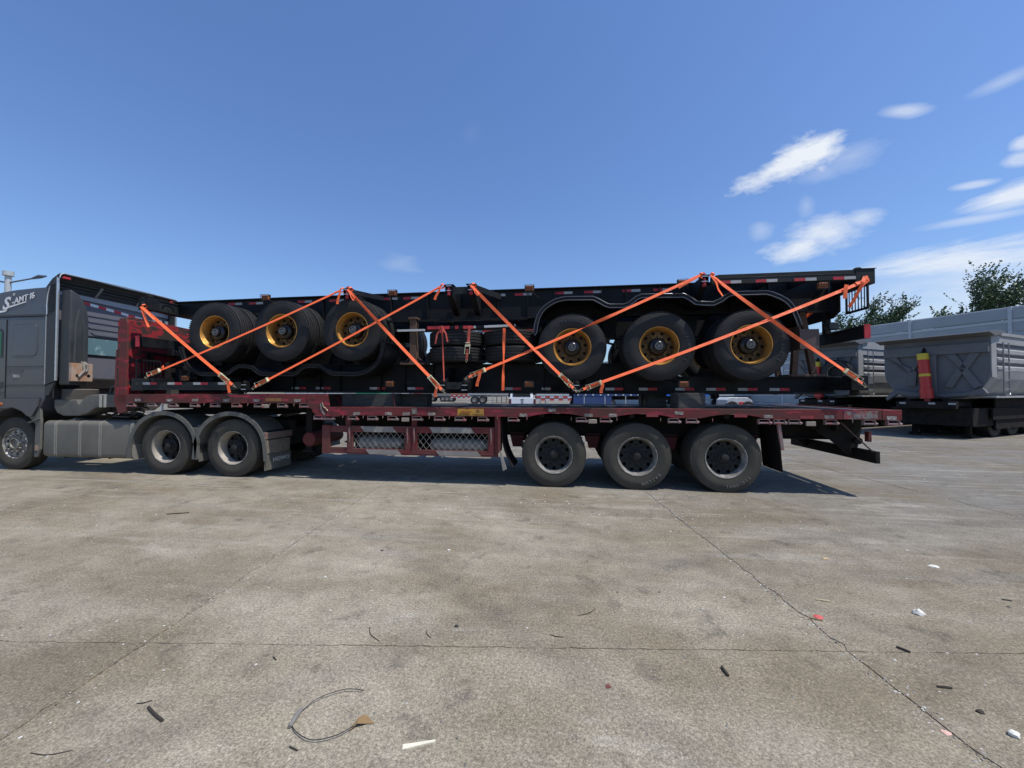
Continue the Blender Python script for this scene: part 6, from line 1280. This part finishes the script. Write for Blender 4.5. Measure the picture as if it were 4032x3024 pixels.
def G0(px, py):
    x = (px - 2016) / CAM_F; y = (1512 - py) / CAM_F; dep = math.cos(CAM_P) - y * math.sin(CAM_P); u = math.sin(CAM_P) + y * math.cos(CAM_P); t = -CAM_H / u
    return Vector(((x * CA - dep * SA) * t, -CAM_D + (x * SA + dep * CA) * t, 0))
def stickp(a, b, r, m, label, **k): p, q = G0(*a), G0(*b); return stick(p.x, p.y, q.x, q.y, r, m, label, **k)
p, q = G0(1585, 2942), G0(1714, 2920); d = (q - p); nrm = Vector((-d.y, d.x, 0)).normalized() * .010
mb = MB(); mb.add([p - nrm * 1.3 + Vector((0, 0, .003)), q - nrm * .5 + Vector((0, 0, .006)), q + nrm * .4 + Vector((0, 0, .006)), p + nrm * 1.1 + Vector((0, 0, .003)), p - nrm * 1.3, q - nrm * .5, q + nrm * .4, p + nrm * 1.1], [(0, 1, 2, 3), (0, 4, 5, 1), (1, 5, 6, 2), (2, 6, 7, 3), (3, 7, 4, 0)])
mb.thing('wood_sliver', mat('pale_wood', (.72, .68, .52), .7), 'pale white wood sliver at the bottom edge, right of the wire loop', 'sliver')
stickp((584, 2788), (640, 2842), .006, STK, 'thick dark stick at the bottom left, left of the wire loop'); stickp((538, 2772), (600, 2760), .0022, STK, 'thin twig just above the thick dark stick at the bottom left')
stickp((1140, 2942), (1172, 2958), .003, STK, 'short curved black sliver left below the wire loop'); stickp((1075, 2588), (1088, 2600), .003, STK, 'tiny curved black bit near the middle joint line')
stickp((1455, 2470), (1493, 2525), .0022, STK, 'long thin twig crossing the thin joint line, left of centre'); stickp((1680, 2485), (1697, 2512), .002, STK, 'small twig right of the long thin twig')
stickp((2842, 2630), (2868, 2665), .0075, STK, 'black bent stick between the centre and the right joint'); stickp((3530, 2550), (3585, 2572), .006, STK, 'dark stick near the right joint where it meets the thin line')
stickp((3690, 2706), (3748, 2712), .005, STK, 'dark bent twig right of the right joint'); stickp((2275, 2425), (2345, 2398), .0022, STK, 'thin curved twig on the concrete right of the centre')
stickp((3945, 2362), (3985, 2368), .004, STK, 'short dark stick at the far right edge'); stickp((2165, 2500), (2222, 2510), .0022, STK, 'thin twig just above the thin joint line near the centre')
stickp((120, 2966), (285, 2956), .0016, STK, 'long hair-thin twig at the bottom left corner')
stickp((3210, 2362), (3268, 2370), .005, mat('pale_straw', (.5, .42, .27), .8), 'pale straw stick above the red scrap'); stickp((3185, 2434), (3240, 2446), .004, BRN, 'brown straw beside the red scrap on the joint')
stickp((655, 2026), (745, 2020), .006, STK, 'dark stick far left in front of the tractor wheels')
def lump(px, py, r, m, label, name, cat, flat=.6, group=None, seed=0):
    p = G0(px, py); rr = random.Random(seed + int(px)); bm = bmesh.new(); bmesh.ops.create_icosphere(bm, subdivisions=2, radius=1)
    mb = MB(); mb.v = [tuple(Vector((v.co.x * r * rr.uniform(.72, 1.25), v.co.y * r * .8 * rr.uniform(.7, 1.25), max(-.2, v.co.z) * r * flat * rr.uniform(.7, 1.2)))) for v in bm.verts]; mb.f = [tuple(v.index for v in f.verts) for f in bm.faces]; bm.free()
    mz = min(v[2] for v in mb.v); mb.v = [(a + p.x, b + p.y, c - mz + .0003) for a, b, c in mb.v]; return mb.thing(name, m, label, cat, group)
lump(3618, 2418, .034, PAPER, 'crumpled white lump on the right, the biggest white scrap', 'crumpled_paper', 'paper', .8)
lump(3678, 2232, .040, PAPER, 'flat torn white paper scrap farther back on the right', 'paper_scrap', 'paper', .25)
lump(3995, 2898, .022, PAPER, 'small white stone at the bottom right edge', 'pebble', 'stone', .8)
lump(1767, 2168, .016, PAPER, 'single white pebble left of the centre of the yard', 'pebble', 'stone', .8)
lump(1797, 2467, .014, WIRE, 'small black curled scrap above the thin joint line', 'rubber_scrap', 'scrap', .6)
lump(3222, 2430, .030, mat('pink_red_scrap', (.55, .10, .09), .7), 'faded red scrap lying on the right joint', 'plastic_scrap', 'scrap', .22)
lump(3725, 2885, .020, mat('pale_pink_scrap', (.6, .38, .3), .7), 'pale pink scrap near the bottom right joint', 'plastic_scrap', 'scrap', .2)
lump(2395, 2705, .016, mat('dark_red_scrap', (.18, .05, .04), .8), 'small dark red curled leaf below the centre', 'dry_leaf', 'leaf', .5)
lump(3250, 2200, .028, mat('tan_scrap', (.5, .36, .2), .8), 'tan paper scrap behind the red one', 'paper_scrap', 'paper', .2)
lump(1505, 2168, .014, STK, 'small dark clod left of the white pebble', 'clod', 'clod', .5); lump(3860, 2805, .016, STK, 'dark clod right of the lower right joint', 'clod', 'clod', .6)
